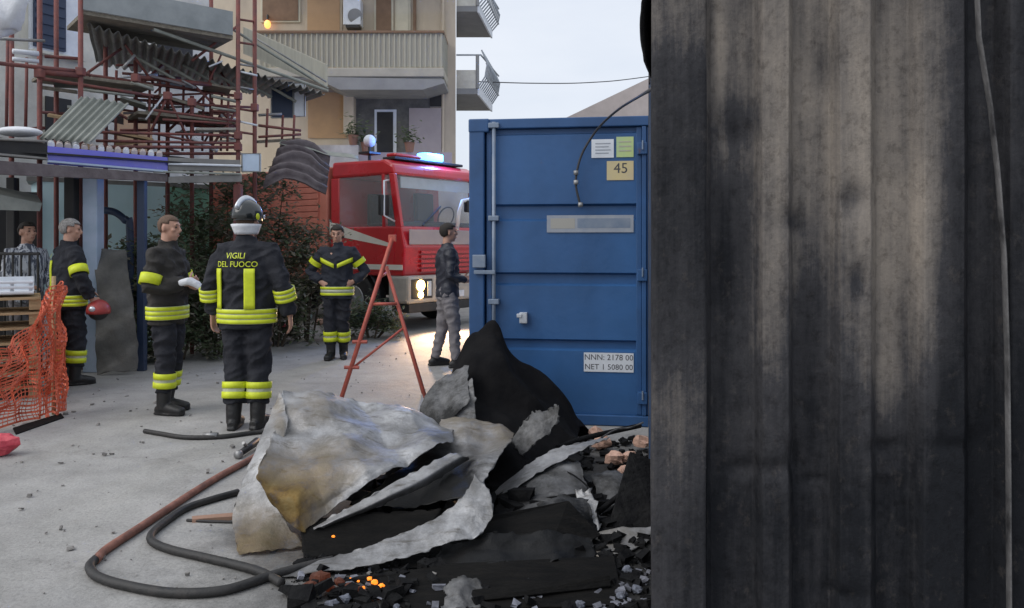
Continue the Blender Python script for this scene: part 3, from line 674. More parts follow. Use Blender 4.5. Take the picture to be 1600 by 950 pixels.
    jo = remeshed('jacket' if outfit != 'shirt' else 'shirt', J, .012, M[jm], root, 3, .017 if fire else .012, 7, seed)
    T = MB()
    if lower:
        T.tube([S(0,0,.83), S(0,0,.92), S(0,0,1.0)], [(.17*k*bulk,.125*k*bulk),(.185*k*bulk,.132*k*bulk),(.17*k*bulk,.125*k*bulk)], 20, up=(1,0,0))
        lr = (.115,.108,.092,.090,.084) if fire else (.105,.095,.072,.066,.055)
        zend = .20 if fire else .10
        LP = {}
        for i, s in enumerate((-1, 1)):
            hip = S(.09*s, 0, .90); knp = S(kn[i][0], kn[i][1], .50); an = S(ft[i][0], ft[i][1]+.03, .09)
            e = knp.lerp(an, (.50-zend)/.41); LP[i] = (hip, knp, e)
            T.tube([hip, hip.lerp(knp, .5), knp, knp.lerp(e, .5), e], [r_*k*bulk for r_ in lr], 16)
            B = MB(); tx = math.sin(toe[i]); ty = -math.cos(toe[i])
            top = knp.lerp(an, .62 if fire else .86)
            B.tube([top, an+Vector((0,0,.03*k)), an+Vector((0,0,-.04*k))], [.066*k,.06*k,.058*k] if fire else [.052*k,.05*k,.05*k], 14)
            q = lambda f_, z_: Vector((an.x+tx*f_*k, an.y+ty*f_*k, z_*k))
            B.tube([q(-.075,.045), q(-.03,.05), q(.05,.058), q(.12,.048), q(.185,.04), q(.20,.036)], [(.03*k,.035*k),(.05*k,.047*k),(.056*k,.048*k),(.047*k,.052*k),(.034*k,.044*k),(.02*k,.028*k)], 14)
            B.tube([q(-.085,.013), q(-.03,.013), q(.08,.013), q(.17,.013), q(.205,.014)], [(.013*k,.035*k),(.013*k,.046*k),(.013*k,.052*k),(.013*k,.046*k),(.012*k,.026*k)], 12)
            remeshed('boot' if fire else 'shoe', B, .009, M['boot'], root, 2)
        remeshed('trousers', T, .012, M['navy'] if fire else M['jeans'], root, 3, .018 if fire else .013, 7, seed+5)
    # ---- hi-viz bands that follow the cloth
    def torso(z):
        zz = [t[0] for t in tab]; return np.interp(z, zz, [t[1] for t in tab])*k, np.interp(z, zz, [t[2] for t in tab])*k
    def ring_torso(z0, z1, m, off=.013, nm='reflective_band'):
        t = MB(); t.tube([S(0,0,z) for z in (z0, z0+.002, (z0+z1)/2, z1-.002, z1)], [(torso(z0)[0]+.002, torso(z0)[1]+.002)]+[(torso(z)[0]+off, torso(z)[1]+off) for z in (z0, (z0+z1)/2, z1)]+[(torso(z1)[0]+.002, torso(z1)[1]+.002)], 40, up=(1,0,0), cap=False)
        return mesh_obj(nm, t, m, root, smooth=True)
    def ring_limb(a, b_, t0, t1, r, m, off=.012, nm='reflective_band'):
        pts = [a.lerp(b_, t) for t in (t0, (t0+t1)/2, t1)]; t = MB(); t.tube(pts, [r*k+off]*3, 22, cap=False)
        o = mesh_obj(nm, t, m, root, smooth=True); md = o.modifiers.new('s', 'SOLIDIFY'); md.thickness = .012; md.offset = -1; return o
    if fire:
        for z in (.865, .905, .945): ring_torso(z-.017, z+.017, M['hiviz'] if z != .905 else M['silver'] if jm == 'navy2' else M['hiviz'], .014)
        ring_torso(.846, .964, M['silver'], .009, 'band_backing')
        for i, s in enumerate((-1, 1)):
            sh, el, wr = A[i]; d = arms[i]
            bs = d.get('band', 'fore')
            if bs == 'fore':
                for t0 in (.10, .24, .38): ring_limb(el, wr, t0, t0+.10, .074*bulk, M['hiviz'])
                ring_limb(el, wr, .10, .48, .074*bulk, M['silver'], .008, 'band_backing')
            elif bs == 'upper':
                ring_limb(sh, el, .60, .90, .081*bulk, M['hiviz'])
            if lower:
                hip, knp, e = LP[i]
                for t0 in (.42, .68): ring_limb(knp, e, t0, t0+.17, .088*bulk, M['hiviz'])
                ring_limb(knp, e, .42, .85, .088*bulk, M['silver'], .006, 'band_backing')
    root['_k'] = 0; del root['_k']
    return root, S, torso, hp, MH, k
def back_surf(S, torso, x, z, off, k, sign=1):
    rx, ry = torso(z); xx = max(-.97, min(.97, x*k/rx)); p = S(0, 0, z); return Vector((p.x+x*k, p.y+sign*(ry*math.sqrt(1-xx*xx)+off), p.z))
def strip(root, S, torso, k, x0, x1, z0, z1, m, sign=1, off=.014, nm='reflective_band'):
    rows = []
    for j in range(9):
        z = z0+(z1-z0)*j/8; rows.append([back_surf(S, torso, x0+(x1-x0)*i/6, z, off, k, sign) for i in range(7)])
    o = mesh_obj(nm, MB().grid(rows), m, root, smooth=True); md = o.modifiers.new('s', 'SOLIDIFY'); md.thickness = .010; md.offset = 0; return o

# helmeted firefighter seen from behind
arms = [dict(el=(-.305,.03,1.15), wr=(-.335,-.05,.90), hd=(-.05,-.15,-1), pn=(1,.1,0)), dict(el=(.295,.03,1.15), wr=(.30,-.04,.90), hd=(.02,-.15,-1), pn=(-1,.1,0))]
r3, S3, T3, hp3, MH3, k3 = person('firefighter seen from behind wearing a black helmet with a silver crest', G(386, 668), R(176), 1.79, arms, dict(feet=((-.10,.0),(.085,.03)), knees=((-.10,-.01),(.09,.0))), seed=3, head_yaw=R(-12), face=False, bulk=1.02)
strip(r3, S3, T3, k3, -.045, -.0-.0-.125, .965, 1.285, M['hiviz'])
strip(r3, S3, T3, k3, .155, .205, .965, 1.285, M['hiviz'])
for s_, zc, sz, xo in (('VIGILI', 1.385, .068, .03), ('DEL FUOCO', 1.318, .066, .022)):
    text_part('back_lettering', s_, sz, lambda a, b_: back_surf(S3, T3, -(a*.93-xo), zc+b_*.95, .022, k3), M['hiviz'], r3)
hl = MB(); 
hlb = MB().ell((0,0,0), (.118, .142, .128), None, 28, 18)
idx = {}
for f in hlb.f:
    cc = sum((hlb.v[i] for i in f), Vector())/len(f)
    if cc.z > -.035+.10*(cc.y < -.06):
        fi = []
        for i in f:
            if i not in idx: idx[i] = len(hl.v); hl.v.append(hp3(*(hlb.v[i]+Vector((0, .005, .055)))))
            fi.append(idx[i])
        hl.f.append(tuple(fi))
ho = mesh_obj('helmet', hl, M['helm'], r3, smooth=True); md = ho.modifiers.new('s', 'SOLIDIFY'); md.thickness = .012
cst = MB(); cp = []
for j in range(15):
    a = R(-35)+R(175)*j/14; cp.append(hp3(0, .005-.147*math.cos(a+R(20)), .055+.134*math.sin(a+R(20))))
cst.tube(cp, [(.016,.030)]*15, 8, up=(1,0,0)); mesh_obj('helmet_crest', cst, M['chrome'], ho, smooth=True)
for s in (-1, 1):
    mesh_obj('helmet_badge', MB().ell(hp3(.108*s, .02, .045), (.012,.035,.03), None, 12, 8), M['hiviz'], ho, smooth=True)
nk = [];
for j in range(5):
    t = j/4; nk.append([hp3((.108-.03*t)*math.sin(a), .012+(.126-.035*t)*math.cos(a), -.015-.08*t) for a in np.linspace(R(-105), R(105), 17)])
no_ = mesh_obj('neck_guard', MB().grid(nk), M['white'], r3, smooth=True); md = no_.modifiers.new('s', 'SOLIDIFY'); md.thickness = .012
vz = MB(); rr = []
for j in range(4):
    t = j/3; rr.append([hp3((.125)*math.sin(a), .0-(.150-.0*t)*math.cos(a), .06-.035*t) for a in np.linspace(R(-70), R(70), 13)])
vo = mesh_obj('helmet_visor', vz.grid(rr), M['chrome'], ho, smooth=True); md = vo.modifiers.new('s', 'SOLIDIFY'); md.thickness = .008

# shaven-headed firefighter in profile, arms folded, white gloves in hand
arms = [dict(el=(-.27,.03,1.13), wr=(-.10,-.23,1.17), hd=(.9,-.25,.15), pn=(0,.9,.2), band='upper'), dict(el=(.27,-.03,1.13), wr=(.06,-.25,1.13), hd=(-.9,-.2,.15), pn=(0,.9,.2), band='upper', curl=.5)]
r2, S2, T2, hp2, MH2, k2 = person('shaven-headed firefighter in profile with folded arms and white gloves', G(262, 645), R(86), 1.75, arms, dict(feet=((-.09,-.04),(.10,.03)), knees=((-.09,-.03),(.10,.0))), hair='hairb', seed=9, head_yaw=R(-4), head_pitch=R(6), jm='brown', bulk=.97)
gv = MB()
for i, a in enumerate((-.03, 0, .03)):
    gv.tube([S2(-.16+a*.4, -.20, 1.17), S2(-.15+a, -.275, 1.19), S2(-.13+a, -.33, 1.16), S2(-.12+a, -.37, 1.125)], [.03, .034, .026, .016], 8)
tag(remeshed('gloves', MB().add([r2.matrix_basis @ v for v in gv.v], gv.f), .008, M['white'], None, 2), 'white work gloves held by the shaven-headed firefighter', 'gloves')

# grey-haired firefighter turned away, helmet under the hand
arms = [dict(el=(-.31,.0,1.16), wr=(-.27,-.13,.93), hd=(.1,-.6,-.8), pn=(.6,-.3,-.6), band='upper'), dict(el=(.28,-.03,1.16), wr=(.20,-.22,.98), hd=(-.5,-.8,-.1), pn=(-.4,0,-1), band='upper')]
r1, S1, T1, hp1, MH1, k1 = person('grey-haired firefighter turned away holding a red helmet at his side', G(108, 601), R(138), 1.76, arms, dict(feet=((-.10,-.05),(.10,.02)), knees=((-.10,-.05),(.10,.0))), hair='hairg', seed=14, head_yaw=R(-25), head_pitch=R(8), face=True)
strip(r1, S1, T1, k1, .0, .062, .965, 1.33, M['hiviz']); strip(r1, S1, T1, k1, .16, .20, .965, 1.33, M['hiviz'])
text_part('back_lettering', 'VF', .07, lambda a, b_: back_surf(S1, T1, -(a*1.1-.07), 1.375+b_*.95, .022, k1), M['hiviz'], r1)
hb = thing('red_helmet', 'scuffed red fire helmet held by the grey-haired firefighter', 'helmet', r1.matrix_basis @ S1(-.26,-.20,.74))
def cap_mesh(c, rad, zc, extra=None):
    e = MB().ell((0,0,0), rad, None, 20, 14); o = MB(); ix = {}
    for f in e.f:
        cc = sum((e.v[i] for i in f), Vector())/len(f)
        if cc.z > zc:
            fi = []
            for i in f:
                if i not in ix: ix[i] = len(o.v); o.v.append(e.v[i]+Vector(c))
                fi.append(ix[i])
            o.f.append(tuple(fi))
    return o
o = mesh_obj('helmet_shell', cap_mesh((0,0,.05), (.115,.14,.125), -.03), M['reds'], hb, smooth=True); md = o.modifiers.new('s', 'SOLIDIFY'); md.thickness = .01
mesh_obj('helmet_lining', MB().ell((0,0,.05), (.098,.122,.10), None, 16, 10), M['blackp'], hb, smooth=True)
mesh_obj('helmet_badge', MB().ell((.0,-.13,.08), (.035,.02,.03), None, 12, 8), M['chrome'], hb, smooth=True)

# far firefighter facing the camera, hands on hips
arms = [dict(el=(-.37,.05,1.15), wr=(-.20,-.06,1.02), hd=(.7,-.4,-.3), pn=(.3,.9,0), band='none'), dict(el=(.37,.05,1.15), wr=(.20,-.06,1.02), hd=(-.7,-.4,-.3), pn=(-.3,.9,0), band='none')]
r4, S4, T4, hp4, MH4, k4 = person('firefighter facing the yard with hands on hips beside the red fire engine', G(527, 561), R(4), 1.74, arms, dict(feet=((-.08,-.04),(.07,.06)), knees=((-.09,-.04),(.08,-.01))), hair='haird', seed=21, head_pitch=R(14), jm='navy2', bulk=.93)
for s in (-1, 1):
    rows = []
    for j in range(9):
        t = j/8; x = .02+.19*t; z = 1.235+.085*t
        rows.append([back_surf(S4, T4, s*x, z-.028, .02, k4, -1), back_surf(S4, T4, s*x, z+.028, .02, k4, -1)])
    o = mesh_obj('reflective_band', MB().grid(rows), M['hiviz'], r4, smooth=True); md = o.modifiers.new('s', 'SOLIDIFY'); md.thickness = .012; md.offset = 0
    sh = S4(.178*s, .005, 1.425); el = S4(.37*s, .05, 1.15)
    t = MB().tube([sh.lerp(el, .42), sh.lerp(el, .62)], [.096, .093], 20, cap=False); o = mesh_obj('reflective_band', t, M['hiviz'], r4, smooth=True)

# civilian by the truck
arms = [dict(el=(-.25,.02,1.13), wr=(-.15,-.20,1.06), hd=(.5,-.8,.1), pn=(.5,.3,.6)), dict(el=(.25,-.02,1.14), wr=(.13,-.22,1.08), hd=(-.5,-.8,.1), pn=(-.5,.3,.6))]
rc = person('man in navy jacket and grey trousers standing beside the blue container', G(699, 573), R(108), 1.75, arms, dict(feet=((-.13,-.10),(.13,.10)), knees=((-.12,-.06),(.12,.03))), outfit='plain', hair='haird', seed=31, jm='jacketd', bulk=1.08, category='person')
# civilian behind the stall
arms = [dict(el=(-.26,-.04,1.16), wr=(-.16,-.26,1.06), hd=(.4,-.9,-.1), pn=(0,0,-1)), dict(el=(.25,.0,1.16), wr=(.15,-.22,1.02), hd=(-.3,-.9,-.1), pn=(0,0,-1))]
rl = person('dark-haired man in a striped white shirt behind the pallet stack', GX(42, 8.9), R(62), 1.74, arms, None, outfit='shirt', hair='haird', seed=41, jm='shirt', category='person')

# ------------------------------------------------------------------ red trestle
tr = thing('trestle', 'red steel A-frame trestle standing on the concrete by the crumpled sheets', 'trestle', GX(600, 7.1))
dT = 7.0
apex = P(613, 372, dT+.15)
def bar(nm, a, b_, r, par, m, n=8): return mesh_obj(nm, MB().tube([a, b_], r, n), m, par, world=True, smooth=n > 6)
L1 = P(613, 372, dT+.10); L1b = Vector(((524-800)/F*(dT-.15), dT-.15, 0)); 
L2 = P(604, 420, dT+.06); L2b = Vector(((672-800)/F*(dT-.02), dT-.02, 0))
bar('leg', L1, L1b, .020, tr, M['trestle']); bar('leg', L2+Vector((-.01,.05,.02)), L2b, .017, tr, M['trestle'])
L3 = P(615, 374, dT+.22); L3b = Vector(((560-800)/F*(dT+.75), dT+.75, 0))
bar('leg', P(606, 425, dT+.30), Vector(((661-800)/F*(dT+.9), dT+.9, 0)), .014, tr, M['trestle'])
def on(a, b_, z): t = (z-a.z)/(b_.z-a.z); return a.lerp(b_, t)
bar('cross_bar', on(L1, L1b, .97), on(L2, L2b, .97), .014, tr, M['trestle'])
bar('diagonal_brace', on(L1, L1b, .40)+Vector((0,.03,0)), on(L2, L2b, .76)+Vector((0,.03,0)), .011, tr, M['trestle'])
bar('cross_bar', on(L1, L1b, 1.2), P(606, 425, dT+.30), .012, tr, M['trestle'])
for z in (.42, .64): 
    p = on(L1, L1b, z); mesh_obj('clamp', MB().tube([p-Vector((.06,0,0)), p+Vector((.07,0,.0))], .016, 8), M['trestle'], tr, world=True)
mesh_obj('hinge_plate', MB().box(L1+Vector((0,0,0)), (.07,.03,.06)), M['trestle'], tr, world=True, bevel=.005)

# ------------------------------------------------------------------ burnt pile
def bez(rows, nu, nv):
    """Catmull-Rom interpolation of a control grid"""
    cols = [cpath(r_, nu) for r_ in rows]; out = [cpath([c[j] for c in cols], nv) for j in range(len(cols[0]))]
    return [[out[j][i] for j in range(len(out))] for i in range(len(out[0]))]
def sheet(name, label, rows, m, cat='sheet metal', nu=18, nv=18, crumple=.02, cs=4, th=.0025, seed=0, group=None, wave=0, ragged=.015, stain=None, sootf=None):
    pts = [[P(*q) for q in r_] for r_ in rows]; gr = bez(pts, nu, nv)
    nr_ = len(gr); nc_ = len(gr[0])
    for i in range(nr_):
        for j in range(nc_):
            p = gr[i][j]; v = p*cs+Vector((seed*3.1, 0, 0))
            a = 1-2*abs(mnoise.noise(v)); b_ = mnoise.noise(v*2.7+Vector((5,5,5)))
            e = Vector((mnoise.noise(v*1.3+Vector((9,0,0))), a, .6*b_+.5*a))
            ed = 1.0
            vd = mnoise.voronoi(v*.9+Vector((seed,2,1)))[0]; vd2 = mnoise.voronoi(v*2.3+Vector((seed,5,1)))[0]
            fo_ = 0
            for q_ in range(3):
                an_ = seed*1.7+q_*2.1+.4; fr_ = (2.1, 3.6, 5.2)[q_]; ph_ = p.x*math.cos(an_)+p.y*math.sin(an_)*.7+p.z*math.sin(an_*1.3); ph_ = ph_*fr_+.45*mnoise.noise(p*1.1+Vector((q_*7, seed, 0)))
                fo_ += (abs((ph_ % 1)-.5)*2-.5)*(1.0, .6, .38)[q_]
            gr[i][j] = p+e*crumple*.3+Vector((.2,-.6,1))*((vd[0]-.45)*crumple*.8+(vd2[0]-.45)*crumple*.25+fo_*crumple*.95)
            if i in (0, nr_-1) or j in (0, nc_-1):
                gr[i][j] = gr[i][j]+Vector((mnoise.noise(v*6), mnoise.noise(v*6+Vector((3,0,0))), mnoise.noise(v*6+Vector((0,7,0)))))*ragged
            if gr[i][j].z < .012: gr[i][j].z = .012
    o = mesh_obj(name, MB().grid(gr), m, None, smooth=True, world=True)
    for an, fn in (('stain', stain), ('soot', sootf)):
        at = o.data.attributes.new(an, 'FLOAT', 'POINT')
        if fn: at.data.foreach_set('value', [fn(j/(nc_-1), i/(nr_-1)) for i in range(nr_) for j in range(nc_)])
    md = o.modifiers.new('s', 'SOLIDIFY'); md.thickness = th; md.offset = 0
    return tag(o, label, cat, group)
def zinc_mat():
    m = bpy.data.materials.new('burnt_zinc'); m.use_nodes = True; t = m.node_tree; b = t.nodes['Principled BSDF']; N = t.nodes.new; L = t.links.new
    tcn = N('ShaderNodeTexCoord')
    def nz(s_, d=8, r=.65):
        n = N('ShaderNodeTexNoise'); n.inputs['Scale'].default_value = s_; n.inputs['Detail'].default_value = d; n.inputs['Roughness'].default_value = r; L(tcn.outputs['Object'], n.inputs['Vector']); return n.outputs[0]
    n1, n2, n3 = nz(3), nz(9, 9, .7), nz(45, 4)
    def ramp(src, els):
        r_ = N('ShaderNodeValToRGB'); e = r_.color_ramp.elements
        e[0].position = els[0][0]; e[0].color = (*els[0][1], 1); e[1].position = els[-1][0]; e[1].color = (*els[-1][1], 1)
        for p_, c_ in els[1:-1]: e.new(p_).color = (*c_, 1)
        L(src, r_.inputs[0]); return r_.outputs[0]
    def mix(f, a, b2):
        x_ = N('ShaderNodeMix'); x_.data_type = 'RGBA'; L(f, x_.inputs[0]); L(a, x_.inputs[6])
        if hasattr(b2, 'links'): L(b2, x_.inputs[7])
        else: x_.inputs[7].default_value = (*b2, 1)
        return x_.outputs[2]
    def math_(op, a, k_, c=None):
        x_ = N('ShaderNodeMath'); x_.operation = op; x_.use_clamp = True; L(a, x_.inputs[0])
        if hasattr(k_, 'links'): L(k_, x_.inputs[1])
        else: x_.inputs[1].default_value = k_
        if c is not None: x_.inputs[2].default_value = c
        return x_.outputs[0]
    base = ramp(n1, [(.3, (.18,.18,.18)), (.5, (.37,.368,.37)), (.68, (.56,.56,.565))])
    base = mix(math_('MULTIPLY_ADD', n2, 2.6, -1.2), base, (.20,.195,.185))
    mpv = N('ShaderNodeMapping'); mpv.inputs['Scale'].default_value = (1.2, 5, 2.5); mpv.inputs['Rotation'].default_value = (.3, .2, .7); L(tcn.outputs['Object'], mpv.inputs[0])
    nst = N('ShaderNodeTexNoise'); nst.inputs['Scale'].default_value = 4.5; nst.inputs['Detail'].default_value = 9; nst.inputs['Roughness'].default_value = .72; L(mpv.outputs[0], nst.inputs['Vector'])
    base = mix(math_('MULTIPLY_ADD', nst.outputs[0], 5.5, -3.0), base, (.10,.085,.06))
    base = mix(math_('MULTIPLY_ADD', nst.outputs[0], -6.0, 2.3), base, (.56,.565,.58))
    ya = N('ShaderNodeAttribute'); ya.attribute_name = 'stain'; sa = N('ShaderNodeAttribute'); sa.attribute_name = 'soot'
    yel = ramp(n2, [(.36, (.06,.035,.015)), (.48, (.19,.12,.035)), (.6, (.27,.19,.07)), (.75, (.36,.30,.18))])
    w = math_('MULTIPLY_ADD', n2, 1.6, -.5)
    yf = N('ShaderNodeMath'); yf.operation = 'MULTIPLY'; yf.use_clamp = True; L(ya.outputs['Fac'], yf.inputs[0]); 
    w2 = math_('ADD', w, .8); L(w2, yf.inputs[1])
    col = mix(yf.outputs[0], base, yel)
    so = N('ShaderNodeMath'); so.operation = 'MULTIPLY_ADD'; L(sa.outputs['Fac'], so.inputs[0]); so.inputs[1].default_value = 1.7
    of = N('ShaderNodeMath'); of.operation = 'MULTIPLY_ADD'; L(n2, of.inputs[0]); of.inputs[1].default_value = 1.1; of.inputs[2].default_value = -.52; L(of.outputs[0], so.inputs[2]); so.use_clamp = True
    col = mix(so.outputs[0], col, (.010,.010,.010))
    L(col, b.inputs['Base Color']); mm_ = N('ShaderNodeMath'); mm_.operation = 'MULTIPLY_ADD'; mm_.use_clamp = True; L(so.outputs[0], mm_.inputs[0]); mm_.inputs[1].default_value = -.7; mm_.inputs[2].default_value = .6; L(mm_.outputs[0], b.inputs['Metallic']); b.inputs['Specular IOR Level'].default_value = .25
    rr = N('ShaderNodeMapRange'); rr.inputs[3].default_value = .32; rr.inputs[4].default_value = .7; L(n2, rr.inputs[0]); L(rr.outputs[0], b.inputs['Roughness'])
    bp = N('ShaderNodeBump'); bp.inputs['Strength'].default_value = .5; bp.inputs['Distance'].default_value = .02; L(n2, bp.inputs['Height'])
    bp2 = N('ShaderNodeBump'); bp2.inputs['Strength'].default_value = .25; bp2.inputs['Distance'].default_value = .004; L(n3, bp2.inputs['Height']); L(bp.outputs[0], bp2.inputs['Normal']); L(bp2.outputs[0], b.inputs['Normal'])
    return m
M['zinc'] = zinc_mat()
clampf = lambda x: max(0, min(1, x))
sheet('metal_sheet', 'pale crumpled metal sheet with yellow-scorched fold forming the top of the burnt pile', [
    [(440,611,4.75),(505,616,4.9),(575,625,5.0),(650,646,5.0),(712,668,4.85)],
    [(432,660,4.5),(505,658,4.6),(580,662,4.7),(650,678,4.65),(708,686,4.55)],
    [(415,708,4.25),(480,706,4.3),(560,702,4.38),(630,694,4.45),(698,690,4.5)],
    [(400,755,4.02),(450,766,3.98),(515,760,4.02),(590,732,4.18),(680,700,4.4)],
    [(430,795,3.94),(458,808,3.9),(490,800,3.92),(555,762,4.05),(655,712,4.3)],
    [(467,832,3.86),(474,832,3.86),(482,822,3.88),(535,784,3.98),(642,722,4.25)]], M['zinc'], crumple=.045, cs=3.0, nu=22, nv=20,
    stain=lambda u, v: max(0, min(1, (v-.30)*3.2))*max(0, min(1, 1.75-u*2.3))+.4*max(0, 1-abs(u-.2)*5)*max(0, 1-abs(v-.12)*6), sootf=lambda u, v: .25*max(0, 1-abs(u)*3)*v+.12*v)
sheet('metal_sheet', 'pale buckled metal flap reaching down to the ground near the hoses', [
    [(438,612,4.78),(402,700,4.4),(364,800,4.05),(374,872,3.78)],
    [(446,640,4.62),(412,722,4.27),(384,800,4.05),(404,868,3.80)],
    [(448,670,4.5),(420,742,4.2),(410,800,4.02),(440,860,3.83)],
    [(440,700,4.4),(424,765,4.1),(440,812,3.96),(478,852,3.85)]], M['zinc'], crumple=.022, cs=4, seed=3, stain=lambda u, v: .75*clampf((u-.55)*3)+.35*clampf(1-abs(u-.1)*8), sootf=lambda u, v: .3*clampf((u-.55)*2.5)*(.4+v))
sheet('metal_sheet', 'long curled metal lip running under the pale top sheet', [
    [(486,826,3.90),(548,792,3.96),(622,752,4.08),(706,706,4.3)],
    [(500,824,3.88),(565,796,3.93),(640,760,4.03),(722,712,4.26)],
    [(515,822,3.94),(580,796,4.0),(655,764,4.1),(735,716,4.33)]], M['zinc'], crumple=.008, seed=4, sootf=lambda u, v: .35*v)
sheet('metal_sheet', 'smoke-stained twisted metal sheet with dark hollow beneath the pale top sheet', [
    [(690,655,5.05),(735,655,5.0),(775,665,4.95),(803,682,4.85)],
    [(670,700,4.65),(715,700,4.6),(755,705,4.6),(790,705,4.5)],
    [(610,752,4.3),(680,745,4.25),(735,742,4.2),(762,745,4.15)],
    [(540,800,4.12),(640,790,4.05),(705,782,4.0),(748,768,3.98)]], M['zinc'], crumple=.035, cs=3.6, seed=5, stain=lambda u, v: .5*clampf(1-v*2), sootf=lambda u, v: clampf(.10+1.1*clampf((v-.22)*1.8)*clampf(1.35-u*1.2)))
sheet('metal_sheet', 'jagged pale metal strip with torn edge across the front of the pile', [
    [(742,742,4.05),(728,770,3.95),(690,802,3.86),(610,842,3.74),(520,872,3.66),(432,890,3.6)],
    [(765,768,3.95),(742,800,3.85),(702,822,3.78),(625,856,3.68),(530,882,3.6),(430,900,3.56)],
    [(772,806,3.84),(744,840,3.74),(702,848,3.70),(630,872,3.62),(530,892,3.55),(422,908,3.52)]], M['zinc'], sootf=lambda u, v: .3*clampf((u-.3)*1.5), crumple=.016, cs=6, seed=6, ragged=.012)
sheet('charred_plate', 'flat charred black panel in the hollow of the pile', [
    [(468,814,3.95),(570,806,3.97),(690,797,4.0)],
    [(472,848,3.84),(565,838,3.88),(670,825,3.92)],
    [(476,888,3.72),(560,872,3.78),(640,850,3.84)]], M['charw'], 'plate', crumple=.006, th=.02)
# charred boards: closed slabs
def slab(name, label, poly, thick, m, cat='board', world=True, group=None):
    pts = [P(*q) for q in poly]; n = (pts[1]-pts[0]).cross(pts[2]-pts[0]).normalized()
    if n.y < 0: n = -n
    for p in pts: p.z = max(p.z, .01)
    o = mesh_obj(name, MB().prism(pts, n*thick), m, None, world=True, bevel=.004)
    return tag(o, label, cat, group)
slab('charred_board', 'wide charred black board leaning behind the torn metal strip', [(600,862,3.84),(765,806,4.0),(888,782,4.1),(940,836,3.93),(850,900,3.66),(600,915,3.62)], .03, M['charw'])
slab('charred_board', 'charred board lying lowest at the front of the pile', [(560,905,3.50),(700,880,3.60),(960,868,3.66),(975,985,3.26),(640,1010,3.20)], .05, M['charw'])
slab('charred_beam', 'narrow charred beam with a pale upper edge beside the burnt container', [(728,922,3.32),(952,898,3.42),(955,916,3.38),(732,940,3.26)], .08, M['charw'], 'beam')
sheet('metal_sheet', 'bluish bent metal strip pointing up towards the blue container', [
    [(765,775,4.5),(800,745,4.6),(855,708,4.75),(920,690,4.85),(950,684,4.9)],
    [(800,768,4.4),(835,742,4.5),(880,718,4.62),(925,697,4.75),(952,686,4.85)]], M['zinc'], crumple=.01, seed=8)
sheet('metal_sheet', 'dark grey metal sheet sloping below the bluish bent strip', [
    [(780,770,4.46),(830,745,4.56),(880,725,4.66),(905,722,4.7)],
    [(775,795,4.3),(830,775,4.36),(885,765,4.4),(920,770,4.4)],
    [(770,822,4.12),(830,800,4.15),(885,790,4.18),(925,800,4.15)]], M['zinc'], crumple=.02, seed=9, sootf=lambda u, v: .35+.25*clampf(1-u*1.5))
sheet('metal_sheet', 'torn light metal scrap hanging beside the dark leaning plate', [
    [(902,762,4.3),(915,770,4.28),(922,765,4.3)],[(905,800,4.18),(922,800,4.15),(932,795,4.15)],[(918,830,4.05),(930,838,4.0),(938,830,4.02)]], M['zinc'], nu=6, nv=6, crumple=.02, cs=9, seed=10, ragged=.03)
sheet('metal_sheet', 'cream-coloured triangular metal scrap against the foot of the burnt container', [
    [(900,862,3.90),(938,832,4.0),(1026,822,4.05)],[(922,880,3.80),(955,856,3.88),(1014,842,3.95)],[(942,900,3.72),(965,882,3.78),(995,862,3.85)]], M['zinc'], nu=8, nv=8, crumple=.012, seed=11, stain=lambda u, v: .5*clampf(1-u), sootf=lambda u, v: .15*clampf(.5-u))
slab('leaning_plate', 'dark scorched plate leaning upright by the edge of the burnt container', [(950,826,4.1),(985,705,4.45),(1030,722,4.45),(1030,826,4.1)], .02, M['ash'], 'plate')
sheet('metal_sheet', 'sooty metal offcut propped under the leaning dark plate', [
    [(925,745,4.75),(960,735,4.8),(985,745,4.8)],[(935,790,4.5),(960,785,4.5),(985,790,4.5)],[(930,826,4.25),(960,822,4.25),(990,822,4.25)]], M['zinc'], nu=6, nv=6, crumple=.02, seed=12, sootf=lambda u, v: .4)
sheet('metal_sheet', 'sooty folded metal sheet slumped between the two charred boards', [
    [(690,850,3.8),(760,838,3.82),(850,830,3.85),(925,838,3.88)],[(680,872,3.68),(770,862,3.7),(860,856,3.74),(930,862,3.78)],[(670,890,3.6),(770,884,3.6),(865,882,3.62),(925,890,3.64)]], M['zinc'], crumple=.03, cs=5, seed=21, ragged=.02, sootf=lambda u, v: .72)
sheet('metal_sheet', 'thin scorched metal sheet bent over the right end of the wide charred board', [
    [(840,790,4.16),(880,776,4.2),(915,785,4.2)],[(850,812,4.05),(890,800,4.06),(925,808,4.06)],[(870,835,3.97),(905,822,3.98),(940,832,3.98)]], M['zinc'], crumple=.03, cs=6, seed=23, sootf=lambda u, v: .55)
sheet('metal_sheet', 'crumpled grey foil-like scrap at the front beside the narrow beam', [
    [(690,925,3.34),(715,905,3.38),(745,905,3.38)],[(695,940,3.28),(720,925,3.3),(755,922,3.32)],[(690,962,3.2),(725,955,3.2),(750,950,3.22)]], M['zinc'], crumple=.035, cs=9, seed=24, nu=12, nv=12, sootf=lambda u, v: .35)
def rodthing(nm, label, pts, r, m, cat):
    return tag(mesh_obj(nm, MB().tube(cpath([P(*q) for q in pts], 6), r, 7), m, None, smooth=True, world=True), label, cat)
rodthing('bent_wire', 'thin bent wire sticking out of the right side of the pile', [(905,700,5.0),(930,690,5.1),(960,672,5.2),(985,668,5.3),(1005,660,5.35)], .006, M['strip'], 'wire')
rodthing('bent_wire', 'curled black wire drooping over the torn light scrap', [(880,735,4.6),(900,745,4.5),(925,770,4.3),(935,815,4.1),(925,850,3.95)], .005, M['ash'], 'wire')
rodthing('charred_stick', 'charred stick jutting from the foot of the black heap', [(870,700,5.1),(915,684,5.3),(1000,665,5.7)], .018, M['ash'], 'stick')
